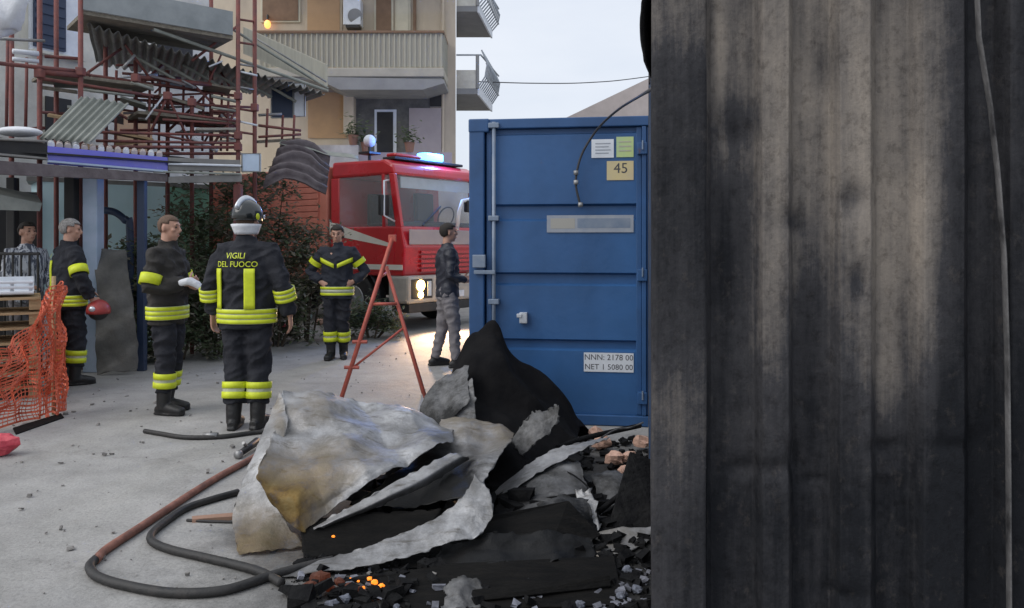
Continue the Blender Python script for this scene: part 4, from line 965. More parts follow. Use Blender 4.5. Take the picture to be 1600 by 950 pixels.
rodthing('charred_stick', 'long charred stick lying across the scorched fragments', [(470,925,3.45),(560,905,3.5),(640,895,3.55)], .012, M['ash'], 'stick')
rodthing('charred_stick', 'short charred stick poking out above the cream-coloured scrap', [(935,800,4.25),(975,770,4.35),(1000,765,4.4)], .016, M['ash'], 'stick')
# black tarp mound
sheet('charred_tarp', 'tall black heap of charred sheeting in front of the blue container', [
    [(700,690,6.0),(735,690,6.2),(780,690,6.25),(830,690,6.25),(880,690,6.2),(930,695,6.0)],
    [(700,610,5.75),(728,545,5.95),(768,512,6.0),(806,566,6.0),(868,602,5.95),(912,664,5.9)],
    [(668,655,5.5),(722,600,5.55),(770,560,5.6),(812,600,5.6),(862,648,5.6),(905,690,5.5)],
    [(655,690,5.25),(710,690,5.2),(765,655,5.2),(820,680,5.2),(870,705,5.2),(905,720,5.3)],
    [(650,755,4.95),(720,770,4.75),(780,790,4.6),(830,800,4.6),(880,790,4.7),(920,770,4.9)]], M['tarp'], 'tarpaulin', nu=22, nv=22, crumple=.065, cs=3.0, th=.006, seed=13)
sheet('metal_sheet', 'bent grey metal flap leaning on the left foot of the black heap', [
    [(655,640,5.3),(675,605,5.4),(705,585,5.5),(730,575,5.5)],
    [(662,655,5.2),(690,640,5.2),(715,615,5.22),(732,605,5.25)],
    [(690,668,5.05),(712,650,5.05),(722,640,5.08),(735,625,5.1)]], M['zinc'], crumple=.03, seed=14, sootf=lambda u, v: .42+.3*clampf(v-u))
sheet('metal_sheet', 'thin pale metal shard standing against the black heap', [
    [(728,600,5.3),(738,590,5.3)],[(712,635,5.15),(742,630,5.15)],[(700,670,5.0),(740,672,5.0)]], M['zinc'], crumple=.015, seed=15, sootf=lambda u, v: .35)
sheet('metal_sheet', 'twisted ragged metal edge rising on the right of the black heap', [
    [(800,690,5.0),(822,655,5.05),(850,640,5.05),(872,632,5.0)],[(808,705,4.95),(832,672,4.98),(856,655,4.98),(874,640,4.98)],[(815,715,4.92),(842,690,4.92),(862,672,4.95),(872,655,4.96)]], M['zinc'], crumple=.03, cs=8, seed=16, ragged=.03, sootf=lambda u, v: .42)
# support rubble mass under the sheets (burnt contents)
rub = MB()
random.seed(11)
def chunk(mb, c, s):
    q = [Vector((random.uniform(.5,1)*a, random.uniform(.5,1)*b_, random.uniform(.4,1)*d))*s for a in (-1,1) for b_ in (-1,1) for d in (-1,1)]
    Mx = Matrix.Rotation(random.uniform(0,6.3), 3, 'Z') @ Matrix.Rotation(random.uniform(-.6,.6), 3, 'X') @ Matrix.Diagonal((random.uniform(.5,1.6), random.uniform(.5,1.3), random.uniform(.25,.8)))
    p = [Mx @ v+Vector(c) for v in q]; mz = min(v.z for v in p)
    if mz < .002: p = [v+Vector((0,0,.002-mz)) for v in p]
    mb.add(p, [(0,1,3,2),(4,6,7,5),(0,4,5,1),(2,3,7,6),(0,2,6,4),(1,5,7,3)])
for i in range(900):
    px = random.uniform(455, 1020); py = random.uniform(872, 1010)
    if 640 < px < 955 and random.random() < .85: continue
    p = G(px, py); p.z = 0
    chunk(rub, p, .004+.04*random.random()**3)
for i in range(260):
    px = random.uniform(900, 1015); py = random.uniform(690, 880); p = G(px, py); p.z = 0
    chunk(rub, p, random.uniform(.01, .04))
for i in range(90):
    px = random.uniform(560, 900); d = random.uniform(4.2, 5.2); p = GX(px, d); p.z = random.uniform(0, .12)
    chunk(rub, p, random.uniform(.04, .1))
o = mesh_obj('burnt_rubble', rub, M['ash'], None, world=True); o['kind'] = 'stuff'; tag(o, 'black charred fragments and ash strewn under the sheets', 'rubble')
asl = MB()
for i in range(520):
    px = random.uniform(470, 1020); py = random.uniform(880, 990); p = G(px, py)
    p.z = 0; 
    if random.random() < .25 or px > 930: chunk(asl, p, random.uniform(.006, .022))
o = mesh_obj('ash_flakes', asl, mat('ash_pale', (.05,.05,.06), (.30,.31,.36), .85, scale=9), None, world=True); o['kind'] = 'stuff'; tag(o, 'small grey ash flakes scattered over the ground by the pile', 'ash')
def frag(name, label, px, py, d, s, m, cat, seed=0, group=None):
    random.seed(100+seed); b_ = MB(); p = P(px, py, d)
    e = MB().ell((0,0,0), (s, s*.8, s*.7), None, 9, 6)
    b_.add([p+v*(1+.5*mnoise.noise(v/s*1.7+Vector((seed,0,0)))) for v in e.v], e.f)
    mz = min(v.z for v in b_.v)
    if mz < .002: b_.v = [v+Vector((0,0,.002-mz)) for v in b_.v]
    return tag(mesh_obj(name, b_, m, None, world=True), label, cat, group)
for i, (a, b_, s_) in enumerate(((586,910,.017),(577,904,.012),(596,915,.014),(568,918,.008),(582,922,.009),(560,908,.006),(505,912,.006),(548,904,.006))):
    frag('ember', 'bright orange glowing ember in the ash at the front of the pile', a, b_, G(a, b_+6).y, s_, M['ember'], 'ember', i, 'glowing embers in the ash')
frag('ember', 'small orange glow on the black plate in the hollow', 521, 838, 3.80, .008, M['ember'], 'ember', 7)
for i, (a, b_, s_) in enumerate(((500,905,.04),(485,918,.034),(560,925,.03),(530,908,.022),(470,928,.024),(545,915,.018),(515,918,.026),(610,922,.02))):
    frag('scorched_brick', 'rust-brown scorched brick fragment lying among the embers', a, b_, G(a, b_+8).y, s_, M['emberd'], 'brick fragment', 10+i, 'scorched fragments by the embers')
for i, (a, b_, s_) in enumerate(((512,905,.014),(540,935,.03),(560,940,.022),(520,945,.035),(720,930,.04),(620,948,.02),(905,945,.03),(980,890,.03),(995,920,.03),(970,930,.025))):
    frag('ash_lump', 'pale blue-grey ash lump on the ground at the front of the pile', a, b_, G(a, b_+8).y, s_*.8, M['ashb'], 'ash', 30+i, 'pale ash lumps')
for i, (a, b_, d, s_) in enumerate(((940,690,5.9,.075),(960,716,5.4,.07),(985,715,5.4,.06),(1003,690,5.7,.07),(930,675,6.1,.06),(978,735,5.1,.05))):
    frag('masonry_lump', 'pinkish broken masonry lump at the foot of the blue container', a, b_, G(a, b_+14).y, s_, M['brick'], 'rubble', 50+i, 'masonry lumps by the blue container')

# ------------------------------------------------------------------ hoses on the ground
def hose(label, pix, r, m, extra=None, cat='hose'):
    pts = []
    for q in pix:
        p = G(q[0], q[1]); p.z = r+(q[2] if len(q) > 2 else 0); pts.append(p)
    o = mesh_obj('fire_hose', MB().tube(cpath(pts, 8), r, 12), m, None, smooth=True, world=True); return tag(o, label, cat)
hose('long black hose looping round the yard in front of the pile', [(520,882),(470,894),(420,908),(350,930),(270,934),(195,922),(152,908),(140,892),(150,880)], .021, M['hose'])
hose('worn red-brown hose running up along the pile edge', [(150,882),(165,866),(210,836),(255,806),(300,776),(345,748),(392,722),(420,705)], .021, M['hoser'])
hose('inner black hose bent in a tight loop beside the flap', [(440,918),(400,898),(330,880),(270,866),(240,854),(236,842),(252,826),(290,800),(330,786),(372,774)], .02, M['hose'])
hose('thin black cord running straight into the pale flap', [(292,815),(330,817),(372,818)], .008, M['hose'], cat='cord')
nz = hose('short dark hose length lying behind the boots of the helmeted firefighter', [(226,677),(250,681),(290,687),(345,686),(400,679),(440,676)], .018, M['hose'])
cpl = thing('hose_coupling', 'brass hose coupling on the hose behind the helmeted firefighter', 'coupling', G(330, 686))
mesh_obj('coupling_body', MB().tube([G(318,686)+Vector((0,0,.026)), G(340,686)+Vector((0,0,.026))], .026, 12), M['steel'], cpl, world=True, smooth=True)
mesh_obj('coupling_lug', MB().tube([G(325,686)+Vector((0,0,.025)), G(330,686)+Vector((0,0,.06))], .01, 8), M['steel'], cpl, world=True)
cp2 = thing('nozzle', 'metal branch nozzle lying by the corner of the pale flap', 'nozzle', G(385, 715))
mesh_obj('nozzle_barrel', MB().tube([G(374,716)+Vector((0,0,.03)), G(402,700)+Vector((0,0,.05))], [.022, .03], 12), M['blackp'], cp2, world=True, smooth=True)
mesh_obj('nozzle_handle', MB().tube([G(388,708)+Vector((0,0,.04)), G(380,712)+Vector((0,0,.09))], .012, 8), M['steel'], cp2, world=True)
mesh_obj('nozzle_tip', MB().tube([G(370,718)+Vector((0,0,.03)), G(375,716)+Vector((0,0,.032))], .028, 12), M['steel'], cp2, world=True, smooth=True)
M['timber'] = mat('old_timber', (.34,.2,.14), (.26,.16,.11), .8, scale=8)
o = MB().prism([G(300,812), G(370,806), G(372,812), G(300,817)], (0,0,.02)); tag(mesh_obj('timber_batten', o, M['timber'], None, world=True), 'short pinkish timber batten lying beside the inner hose', 'batten')

gt = MB(); random.seed(5)
for i in range(420):
    py = 382+1845/random.uniform(3.3, 14); px = random.uniform(20, 760); p = G(px, py); p.z = 0; chunk(gt, p, .004+.014*random.random()**3)
o = mesh_obj('grit', gt, mat('grit', (.10,.095,.09), (.34,.32,.30), .9, scale=3), None, world=True); o['kind'] = 'stuff'; tag(o, 'fine grit and crumbs scattered over the yard', 'grit')
# ------------------------------------------------------------------ fire engine
TA = R(54); fwd = Vector((math.sin(TA), -math.cos(TA), 0)); rgt = Vector((fwd.y, -fwd.x, 0))
corner = GX(630, 13.5); TO = corner-rgt*1.2
trk = thing('fire_engine', 'red fire engine with lit headlight and flashing blue roof beacon', 'fire engine', TO, math.atan2(fwd.y, fwd.x))
# local: x forward (front at 0), y left (right side at -1.2), z up
CL = 1.86; ZR = 3.02
def poly_side(pts, y0, y1): return MB().prism([(x, y0, z) for x, z in pts], (0, y1-y0, 0))
# lower cab shell (below the glass), nose slightly raked
GL = bpy.data.materials.new('clear_glass'); GL.use_nodes = True; bb_ = GL.node_tree.nodes['Principled BSDF']
bb_.inputs['Base Color'].default_value = (.8,.85,.86,1); bb_.inputs['Roughness'].default_value = .02; bb_.inputs['Transmission Weight'].default_value = .85; bb_.inputs['IOR'].default_value = 1.15
M['rear_glass'] = GL
cab = mesh_obj('cab', poly_side([(0,.95),(.02,1.45),(-.06,1.82),(-CL,1.82),(-CL,.95)], -1.2, 1.2), M['redpaint'], trk, bevel=.04)
mesh_obj('cab_roof', poly_side([(-.24,2.72),(-.30,2.9),(-.5,3.0),(-CL,3.02),(-CL,2.72)], -1.17, 1.17), M['redpaint'], trk, bevel=.05)
mesh_obj('cab_rear_panel', MB().bb(-CL, -CL+.22, -1.185, 1.185, 1.82, 2.72), M['redpaint'], trk, bevel=.02)
for y in (-1.19, 1.11):
    mesh_obj('windscreen_pillar', MB().prism([(-.06,y,1.80),(-.20,y,1.80),(-.36,y,2.74),(-.24,y,2.74)], (0,.08,0)), M['redpaint'], trk, bevel=.015)
    mesh_obj('window_pillar', MB().prism([(-.46,y,1.80),(-.52,y,1.80),(-.54,y,2.74),(-.48,y,2.74)], (0,.07,0)), M['redpaint'], trk, bevel=.01)
mesh_obj('windscreen', MB().add([(-.105,-1.1,1.82),(-.105,1.1,1.82),(-.285,1.1,2.72),(-.285,-1.1,2.72)], [(0,1,2,3)]), M['rear_glass'], trk)
mesh_obj('dashboard', MB().bb(-.55, -.12, -1.1, 1.1, 1.72, 1.9), M['blackp'], trk, bevel=.03)
mesh_obj('steering_wheel', MB().tube([(-.62+.1*math.cos(a), .5+.22*math.sin(a), 2.0+.2*math.cos(a)) for a in np.linspace(0, 6.283, 20)], .015, 6), M['blackp'], trk)
mesh_obj('sun_visor', MB().bb(-.34, -.31, -.95, .95, 2.5, 2.7), M['whitep'], trk)
for y in (-1.165, 1.165):
    mesh_obj('side_window', MB().add([(-.2,y,1.82),(-1.78,y,1.82),(-1.78,y,2.72),(-.36,y,2.72)], [(0,1,2,3)]), GL, trk)
mesh_obj('windscreen_wiper', MB().tube([(-.1,-.6,1.84),(-.16,-.05,2.2)], .015, 6), M['blackp'], trk)
for y in (-.55, .55):
    st = MB(); st.bb(-1.45, -.95, y-.25, y+.25, 1.55, 1.9); st.bb(-1.5, -1.35, y-.24, y+.24, 1.85, 2.45); mesh_obj('cab_seat', st, M['blackp'], trk, bevel=.03)
# doors: seam, handle, stripe
dr_ = mesh_obj('cab_door', MB().prism([(-.22,-1.215,1.02),(-.18,-1.215,1.80),(-1.72,-1.215,1.80),(-1.72,-1.215,1.02)], (0,.03,0)), M['redpaint'], trk, bevel=.008)
mesh_obj('door_handle', MB().bb(-1.62, -1.45, -1.24, -1.213, 1.62, 1.67), M['blackp'], dr_, bevel=.006)
mesh_obj('white_stripe', MB().prism([(-CL+.01,-1.222,1.94-.02),(-CL+.01,-1.222,1.68),(-.30,-1.222,1.46),(-.30,-1.222,1.52)], (0,.004,0)), M['cream'], trk)
mesh_obj('white_stripe', MB().bb(-1.55, .0, -1.222, -1.214, 1.06, 1.15), M['cream'], trk)
mesh_obj('bonnet_panel', MB().bb(.022, .04, -1.08, 1.08, 1.5, 1.76), M['pinkish'], trk, bevel=.006)
for k_ in range(5): mesh_obj('grille_slat', MB().bb(.03, .055, -.8, .8, 1.02+.08*k_, 1.07+.08*k_), M['redpaint'], trk)
bmp = mesh_obj('bumper', MB().bb(-.35, .14, -1.22, 1.22, .48, .96), M['bumpc'], trk, bevel=.05)
mesh_obj('bumper_lip', MB().bb(-.3, .12, -1.18, 1.18, .32, .478), M['blackp'], trk, bevel=.02)
for y in (-.88, .88):
    hl_ = mesh_obj('headlight_housing', MB().bb(.12, .15, y-.27, y+.27, .56, .9), M['blackp'], bmp, bevel=.01)
    for z, r_ in ((.79, .095), (.63, .06)):
        e = MB().tube([(.148, y-.05, z), (.17, y-.05, z)], r_, 20); mesh_obj('headlight', e, M['head'], trk, smooth=False)
    mesh_obj('indicator', MB().bb(.13, .16, y+.13, y+.23, .6, .86), M['chrome'], trk, bevel=.006)
mesh_obj('number_plate', MB().bb(.14, .15, -.26, .26, .55, .66), M['whitep'], bmp)
for y in (-1.2, 1.2):
    s = -1 if y < 0 else 1
    ar_ = mesh_obj('mirror_arm', MB().tube([(-.34,y,2.62),(-.3,y+s*.16,2.6),(-.28,y+s*.18,2.0),(-.2,y,1.9)], .018, 8), M['whitep'], trk, smooth=True)
    mesh_obj('mirror', MB().bb(-.36, -.28, y+s*.15-.1, y+s*.15+.1, 2.0, 2.36), M['blackp'], ar_, bevel=.02)
mesh_obj('mirror_bracket', MB().tube([(.03,.2,1.78),(.14,.12,2.1),(.15,.2,2.3),(.14,.62,2.38),(.1,.8,2.62),(-.1,.85,2.74)], .035, 8), M['whitep'], trk, smooth=True)
mesh_obj('mirror', MB().bb(.1, .2, .3, .55, 2.1, 2.32), M['blackp'], trk, bevel=.02)
# body with roller shutters
mesh_obj('equipment_body', MB().bb(-6.9, -CL-.08, -1.2, 1.2, .85, 2.95), M['redold'], trk, bevel=.03)
sl0 = None
for b0 in (-3.35, -4.75, -6.15):
    sh_ = mesh_obj('roller_shutter', MB().bb(b0, b0+1.2, -1.212, -1.198, 1.05, 2.72), M['redold'], trk)
    for k_ in range(14):
        if sl0 is None:
            sl0 = mesh_obj('slat', MB().bb(0, 1.17, -1.232, -1.213, 0, .10), M['redold'], sh_, bevel=.008); sl0.location = (b0+.015, 0, 1.08+.116*k_)
        else: copy_part(sl0, sh_, (b0+.015, 0, 1.08+.116*k_))
mesh_obj('chassis', MB().bb(-6.8, -.4, -.45, .45, .55, .93), M['blackp'], trk)
def wheel(x, y):
    s = -1 if y < 0 else 1
    w = mesh_obj('wheel', MB().tube([(x, y-s*.28, .5), (x, y-s*.25, .5), (x, y-s*.03, .5), (x, y, .5)], [.45,.5,.5,.46], 32), M['rubber'], trk, smooth=False)
    mesh_obj('rim', MB().tube([(x, y-s*.02, .5), (x, y+s*.012, .5)], [.28, .25], 24), M['steel'], w)
    mesh_obj('hub', MB().tube([(x, y, .5), (x, y+s*.05, .5)], [.1, .08], 16), M['steel'], w)
    mesh_obj('wheel_arch', MB().tube([(x+.62*math.cos(a), y-s*.1, .5+.62*math.sin(a)) for a in np.linspace(0, math.pi, 14)], [(.11,.03)]*14, 6, up=(0,1,0)), M['blackp'], trk)
for x in (-1.25, -5.2):
    for y in (-1.18, 1.18): wheel(x, y)
mesh_obj('side_step', MB().bb(-.72, -.3, -1.19, -.9, .45, .55), M['blackp'], trk, bevel=.01)
# beacons, searchlight, ladder on the roof
lbx = mesh_obj('light_bar', MB().bb(-.75, -.45, -.95, .95, 3.02, 3.07), M['blackp'], trk, bevel=.01)
mesh_obj('beacon', MB().bb(-.72, -.48, -.10, .42, 3.072, 3.22), M['beacon'], trk, bevel=.035)
mesh_obj('beacon_cover', MB().bb(-.72, -.48, -.9, -.2, 3.072, 3.14), M['redpaint'], trk, bevel=.03)
bl_ = bpy.data.lights.new('beacon_light', 'POINT'); bl_.energy = 150; bl_.color = (.10,.30,1); bl_.shadow_soft_size = .15
bo = bpy.data.objects.new('beacon_light', bl_); COL.objects.link(bo); bo.parent = trk; bo.location = (-.38, .3, 3.34)
for y in (-.93,):
    hl2 = bpy.data.lights.new('headlight_beam', 'SPOT'); hl2.energy = 600; hl2.color = (1,.64,.36); hl2.spot_size = R(150); hl2.spot_blend = .9; hl2.shadow_soft_size = .1
    ho2 = bpy.data.objects.new('headlight_beam', hl2); COL.objects.link(ho2); ho2.parent = trk; ho2.location = (.26, y, .78)
    ho2.rotation_euler = (0, R(-82), 0)
sm_ = mesh_obj('searchlight_mast', MB().tube([(-1.5,-.55,3.0),(-1.5,-.55,3.36)], .03, 8), M['blackp'], trk)
mesh_obj('searchlight', MB().ell((-1.5,-.55,3.46), (.11,.12,.12), None, 20, 12), M['whitep'], sm_, smooth=True)
mesh_obj('searchlight_bracket', MB().bb(-1.65, -1.35, -.7, -.4, 3.2, 3.25), M['blackp'], sm_, bevel=.01)
for y in (.2, .62): mesh_obj('ladder_rail', MB().bb(-6.5, -2.2, y-.025, y+.025, 3.05, 3.13), M['steel'], trk)
for k_ in range(14): mesh_obj('ladder_rung', MB().tube([(-2.4-.3*k_, .2, 3.09), (-2.4-.3*k_, .62, 3.09)], .015, 6), M['steel'], trk)

# ------------------------------------------------------------------ beige apartment building
BD = 22.0
bld = thing('apartment_building', 'beige apartment building with concrete balconies behind the fire engine', 'building', GX(560, BD))
def W(px, py, d=BD): return P(px, py, d)
def wbox(px0, px1, py0, py1, d0, d1, dref=None):
    dref = dref or d0
    a = P(px0, py1, dref); c = P(px1, py0, dref); return MB().bb(a.x, c.x, d0, d1, max(a.z, 0), c.z)
mesh_obj('wall', MB().prism([GX(330,BD), GX(712,BD), GX(712,BD+9), GX(330,BD+9)], (0,0,13)), M['beige'], bld, world=True)
# second floor balcony
zs_ = P(0,106,20.7).z; xl = P(400,0,20.7).x; xr = W(700,0).x
bal = mesh_obj('balcony', MB().bb(xl, xr, 20.66, BD-.002, zs_-.24, zs_), M['slabc'], bld, world=True, bevel=.02)
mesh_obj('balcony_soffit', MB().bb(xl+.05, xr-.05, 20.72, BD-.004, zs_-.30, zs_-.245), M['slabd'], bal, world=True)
mesh_obj('railing_panel', MB().bb(xl+.03, xr-.03, 20.80, 20.82, zs_+.04, zs_+.93), M['railp'], bal, world=True)
mesh_obj('railing_panel', MB().bb(xr-.06, xr-.04, 20.83, BD-.01, zs_+.04, zs_+.93), M['railp'], bal, world=True)
mesh_obj('handrail', MB().bb(xl, xr, 20.72, 20.79, zs_+.93, zs_+.99), M['shutb'], bal, world=True)
mesh_obj('handrail', MB().bb(xr-.07, xr, 20.795, BD-.01, zs_+.93, zs_+.99), M['shutb'], bal, world=True)
b0 = None
for i in range(36):
    x = xl+.08+i*(xr-xl-.16)/35
    if b0 is None:
        b0 = mesh_obj('baluster', MB().bb(-.02, .02, -.015, .015, 0, .9), M['rail'], bal); Mi = bld.matrix_basis.inverted()
        b0.location = Mi @ Vector((x, 20.765, zs_+.02))
    else: copy_part(b0, bal, Mi @ Vector((x, 20.765, zs_+.02)))
for i in range(7):
    copy_part(b0, bal, Mi @ Vector((xr-.02, 20.9+i*.16, zs_+.02)))
# third floor balcony slab just above the picture
mesh_obj('balcony', MB().bb(xl, xr, 20.66, BD-.002, zs_+3.0, zs_+3.24), M['slabc'], bld, world=True)
# openings on the second floor
wz = zs_
def opening(px0, px1, z0, z1, m, nm='window', frame=M['shutc'], slats=0):
    x0, x1 = W(px0,0).x, W(px1,0).x
    f = mesh_obj(nm, MB().bb(x0, x1, BD-.05, BD-.003, z0, z1), frame, bld, world=True, bevel=.008)
    s_ = mesh_obj('shutter', MB().bb(x0+.06, x1-.06, BD-.075, BD-.052, z0+.05, z1-.06), m, f, world=True)
    return f
opening(585, 615, wz+.98, wz+2.3, M['shutb']); opening(618, 642, wz, wz+2.3, M['shutc'], 'balcony_door')
opening(478, 535, wz, wz+2.35, M['tan'], 'balcony_door', M['beige'])
opening(408, 470, wz+1.55, wz+2.4, M['shutb'])
ac = thing('air_conditioner', 'white air conditioner unit hung above the second-floor balcony', 'air conditioner', W(555, 45))
mesh_obj('casing', wbox(541, 568, 5, 45, BD-.42, BD-.06, BD), M['whitep'], ac, world=True, bevel=.02)
mesh_obj('fan_grille', MB().tube([P(555,25,BD-.425), P(555,25,BD-.445)], .2, 20), M['slabd'], ac, world=True)
mesh_obj('bracket', wbox(545, 565, 45, 49, BD-.4, BD-.01, BD), M['blackp'], ac, world=True)
ob = thing('wall_lamp', 'glowing orange wall lamp by the scaffold top', 'lamp', W(418, 44))
mesh_obj('bulb', MB().ell(P(418,38,BD-.2), (.09,.09,.12), None, 16, 10), M['bulb'], ob, world=True, smooth=True)
mesh_obj('lamp_bracket', MB().tube([P(418,32,BD-.2), P(418,24,BD-.15), P(418,26,BD)], .03, 8), M['blackp'], ob, world=True)
mesh_obj('drain_pipe', MB().tube([P(648,-60,BD-.08), P(648,105,BD-.08)], .045, 8), M['shutb'], bld, world=True)
mesh_obj('drain_pipe', MB().tube([P(692,-60,BD-.08), P(692,240,BD-.08)], .04, 8), M['beige'], bld, world=True)
# first floor: sloped porch canopy, columns, door, parapet
p0 = P(505,104,20.6); p1 = P(692,124,20.6)
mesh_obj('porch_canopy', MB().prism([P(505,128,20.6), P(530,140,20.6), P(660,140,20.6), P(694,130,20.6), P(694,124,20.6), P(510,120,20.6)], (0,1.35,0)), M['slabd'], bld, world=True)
mesh_obj('recess_wall', wbox(556, 672, 142, 300, BD-.06, BD-.002, BD), M['slate'], bld, world=True)
mesh_obj('side_panel', wbox(640, 690, 170, 300, BD-.12, BD-.062, BD), M['pinkish'], bld, world=True)
mesh_obj('wall_panel', wbox(482, 542, 145, 216, BD-.05, BD-.003, BD), M['tan'], bld, world=True)
mesh_obj('column', wbox(541, 557, 140, 212, BD-.4, BD-.003, BD), M['beige'], bld, world=True, bevel=.02)
dd_ = mesh_obj('doorway', wbox(586, 620, 172, 240, BD-.09, BD-.064, BD), M['whitep'], bld, world=True)
mesh_obj('door_leaf', wbox(590, 615, 176, 240, BD-.115, BD-.092, BD), M['dark'], dd_, world=True)
mesh_obj('window', wbox(672, 690, 138, 166, BD-.1, BD-.003, BD), M['dark'], bld, world=True)
tz = P(0, 240, 19.5).z
mesh_obj('terrace', MB().bb(W(330,0).x, W(712,0).x, 19.4, BD-.004, 0, tz-.55), M['plaster'], bld, world=True)
mesh_obj('parapet', MB().bb(P(440,0,19.4).x, P(560,0,19.4).x, 19.4, 19.55, tz-.55, tz+.2), M['plaster'], bld, world=True)
mesh_obj('parapet', MB().bb(P(560,0,19.4).x+.002, P(706,0,19.4).x, 19.42, 19.53, tz-.55, tz+.02), M['pinkish'], bld, world=True)
# side balconies with mesh screens
for (yn, yf_, hh_) in ((18, 56, .75), (147, 184, .95)):
    dn_, df_ = 22.4, 25.2
    N0, N1, F1, F0 = P(713,yn,dn_), P(746,yn,dn_), P(767,yf_,df_), P(713,yf_,df_)
    zt = N0.z
    for q in (N1, F1, F0): q.z = zt
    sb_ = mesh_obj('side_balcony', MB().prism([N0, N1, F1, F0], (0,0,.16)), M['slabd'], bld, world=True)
    up_ = Vector((0,0,.162))
    mesh_obj('balcony_fascia', MB().prism([N1+Vector((.002,0,-.03)), F1+Vector((.002,0,-.03)), F1+Vector((.05,0,-.03)), N1+Vector((.05,0,-.03))], (0,0,.25)), M['whitep'], sb_, world=True)
    mesh_obj('balcony_front', MB().prism([N0+up_, N1+up_, N1+up_+Vector((0,.07,0)), N0+up_+Vector((0,.07,0))], (0,0,hh_*.55)), M['plaster'], sb_, world=True)
    mesh_obj('handrail', MB().tube([N0+up_+Vector((0,0,hh_)), N1+up_+Vector((.1,0,hh_)), F1+up_+Vector((.25,0,hh_))], .025, 6), M['mesh'], sb_, world=True)
    mesh_obj('corner_post', MB().tube([N1+up_, N1+up_+Vector((0,0,hh_))], .05, 6), M['slabd'], sb_, world=True)
    for k_ in range(12):
        p_ = N1.lerp(F1, k_/11)+up_
        mesh_obj('screen_bar', MB().tube([p_, p_+Vector((.22,0,hh_*.35)), p_+Vector((.28,0,hh_*.75)), p_+Vector((.12,0,hh_*1.15))], .022, 6), M['mesh'], sb_, world=True)
    for q_ in (.35, .75): mesh_obj('screen_rail', MB().tube([N1+up_+Vector((.25,0,hh_*q_)), F1+up_+Vector((.25,0,hh_*q_))], .02, 6), M['mesh'], sb_, world=True)
for i, (a, b_) in enumerate(((552, 232), (572, 236), (640, 236))):
    pt = thing('potted_plant', ('leafy plant in a clay pot on the terrace parapet by the column', 'small bushy plant in a clay pot on the terrace parapet by the dark door', 'low plant in a clay pot on the terrace parapet by the mauve wall')[i], 'plant', P(a, b_+3, 19.47))
    zb = P(a, b_+3, 19.47).z; zb = tz+.2 if a < 560 else tz+.02; pt.location.z = zb; pt.matrix_basis = Matrix.Translation(pt.location)
    mesh_obj('pot', MB().tube([(0,0,0),(0,0,.24),(0,0,.25)], [.09,.13,.14], 14), M['pot'], pt)
    lf = MB()
    for q in range(120):
        c = Vector((random.gauss(0,.13), random.gauss(0,.1), .25+abs(random.gauss(.15,.14)))); a1 = random.uniform(0,6.3); d1_ = Vector((math.cos(a1), math.sin(a1), random.uniform(-.4,.6)))*.07; d2_ = Vector((-math.sin(a1), math.cos(a1), random.uniform(-.5,.5)))*.03
        lf.add([c-d1_, c+d2_, c+d1_, c-d2_], [(0,1,2,3)])
    mesh_obj('foliage', lf, M['leaf'], pt)

# distant house with pale roof, overhead wire
hs = thing('distant_house', 'distant house with a pale pinkish roof above the blue container', 'house', GX(985, 34))
hx0, hx1 = P(880,0,34).x, P(1250,0,34).x; zr = P(0,118,34).z; ze = P(0,186,34).z
mesh_obj('wall', MB().bb(hx0+.3, hx1-.3, 34.4, 41.6, 0, ze-.1), M['plaster'], hs, world=True)
hm_ = (hx0+hx1)/2
mesh_obj('roof', MB().prism([(hx0,34,ze),(P(1030,0,34).x,34,zr+.1),(hx1,34,ze-.5),(hx1,34,ze-.75),(hx0,34,ze-.25)], (0,8,0)), M['roofpk'], hs, world=True)
for k_ in range(3):
    x = hx0+1.5+k_*2.6; mesh_obj('window', MB().bb(x, x+1, 34.33, 34.398, 2.2, 3.6), M['dark'], hs, world=True)
wr_ = [P(735,127,23.2), P(830,130,25), P(920,129,27), P(1010,120,29), P(1200,90,33)]
wi = mesh_obj('overhead_wire', MB().tube(cpath(wr_, 8), .016, 6), M['wire'], None, world=True); tag(wi, 'thin overhead wire strung across the sky from the beige building', 'wire')
wr2 = [P(470,92,19.2), P(560,104,19.0), P(640,150,18.8), P(735,190,18.6)]

# ------------------------------------------------------------------ left side: plastered house, scaffold, canopies
def SD(px): return 8.8+(px/400)*2.0                    # scaffold front plane distance per column
hd = thing('plastered_house', 'grey-white plastered house behind the red scaffold', 'house', GX(150, 13))
A0 = GX(-260, 9.8); A1 = GX(330, 14.6)
hw = MB().prism([A0, A1, A1+Vector((-2.5,3.5,0)), A0+Vector((-5,3,0))], (0,0,9)); mesh_obj('wall', hw, M['plaster'], hd, world=True)
hdv = (A1-A0).normalized(); hn = Vector((hdv.y, -hdv.x, 0))
def wall_pt(px, py, off=.0):
    k = (px-800)/F; t = (k*A0.y-A0.x)/(hdv.x-k*hdv.y); p = A0+hdv*t; z = CAMH-(py-HZ)/F*p.y
    q = p+hn*off; return Vector((q.x, q.y, z))
def wall_panel(nm, px0, px1, py0, py1, th, m, par=None):
    poly = [wall_pt(px0,py1,.003), wall_pt(px1,py1,.003), wall_pt(px1,py0,.003), wall_pt(px0,py0,.003)]
    zb, zt = poly[0].z, poly[3].z; poly[1].z = zb; poly[2].z = zt
    return mesh_obj(nm, MB().prism(poly, hn*th), m, par or hd, world=True)
wn = wall_panel('window', 44, 122, -40, 78, .04, M['whitep'])
sh_ = wall_panel('shutter', 49, 98, -40, 72, .09, M['navyp'], wn)
for k_ in range(6): wall_panel('shutter_slat', 51, 96, -20+16*k_, -12+16*k_, .11, M['navyp'], wn)
wall_panel('ochre_door', 182, 236, 170, 245, .03, M['tan'])
wall_panel('dark_opening', 245, 300, 60, 130, .02, M['dark'])
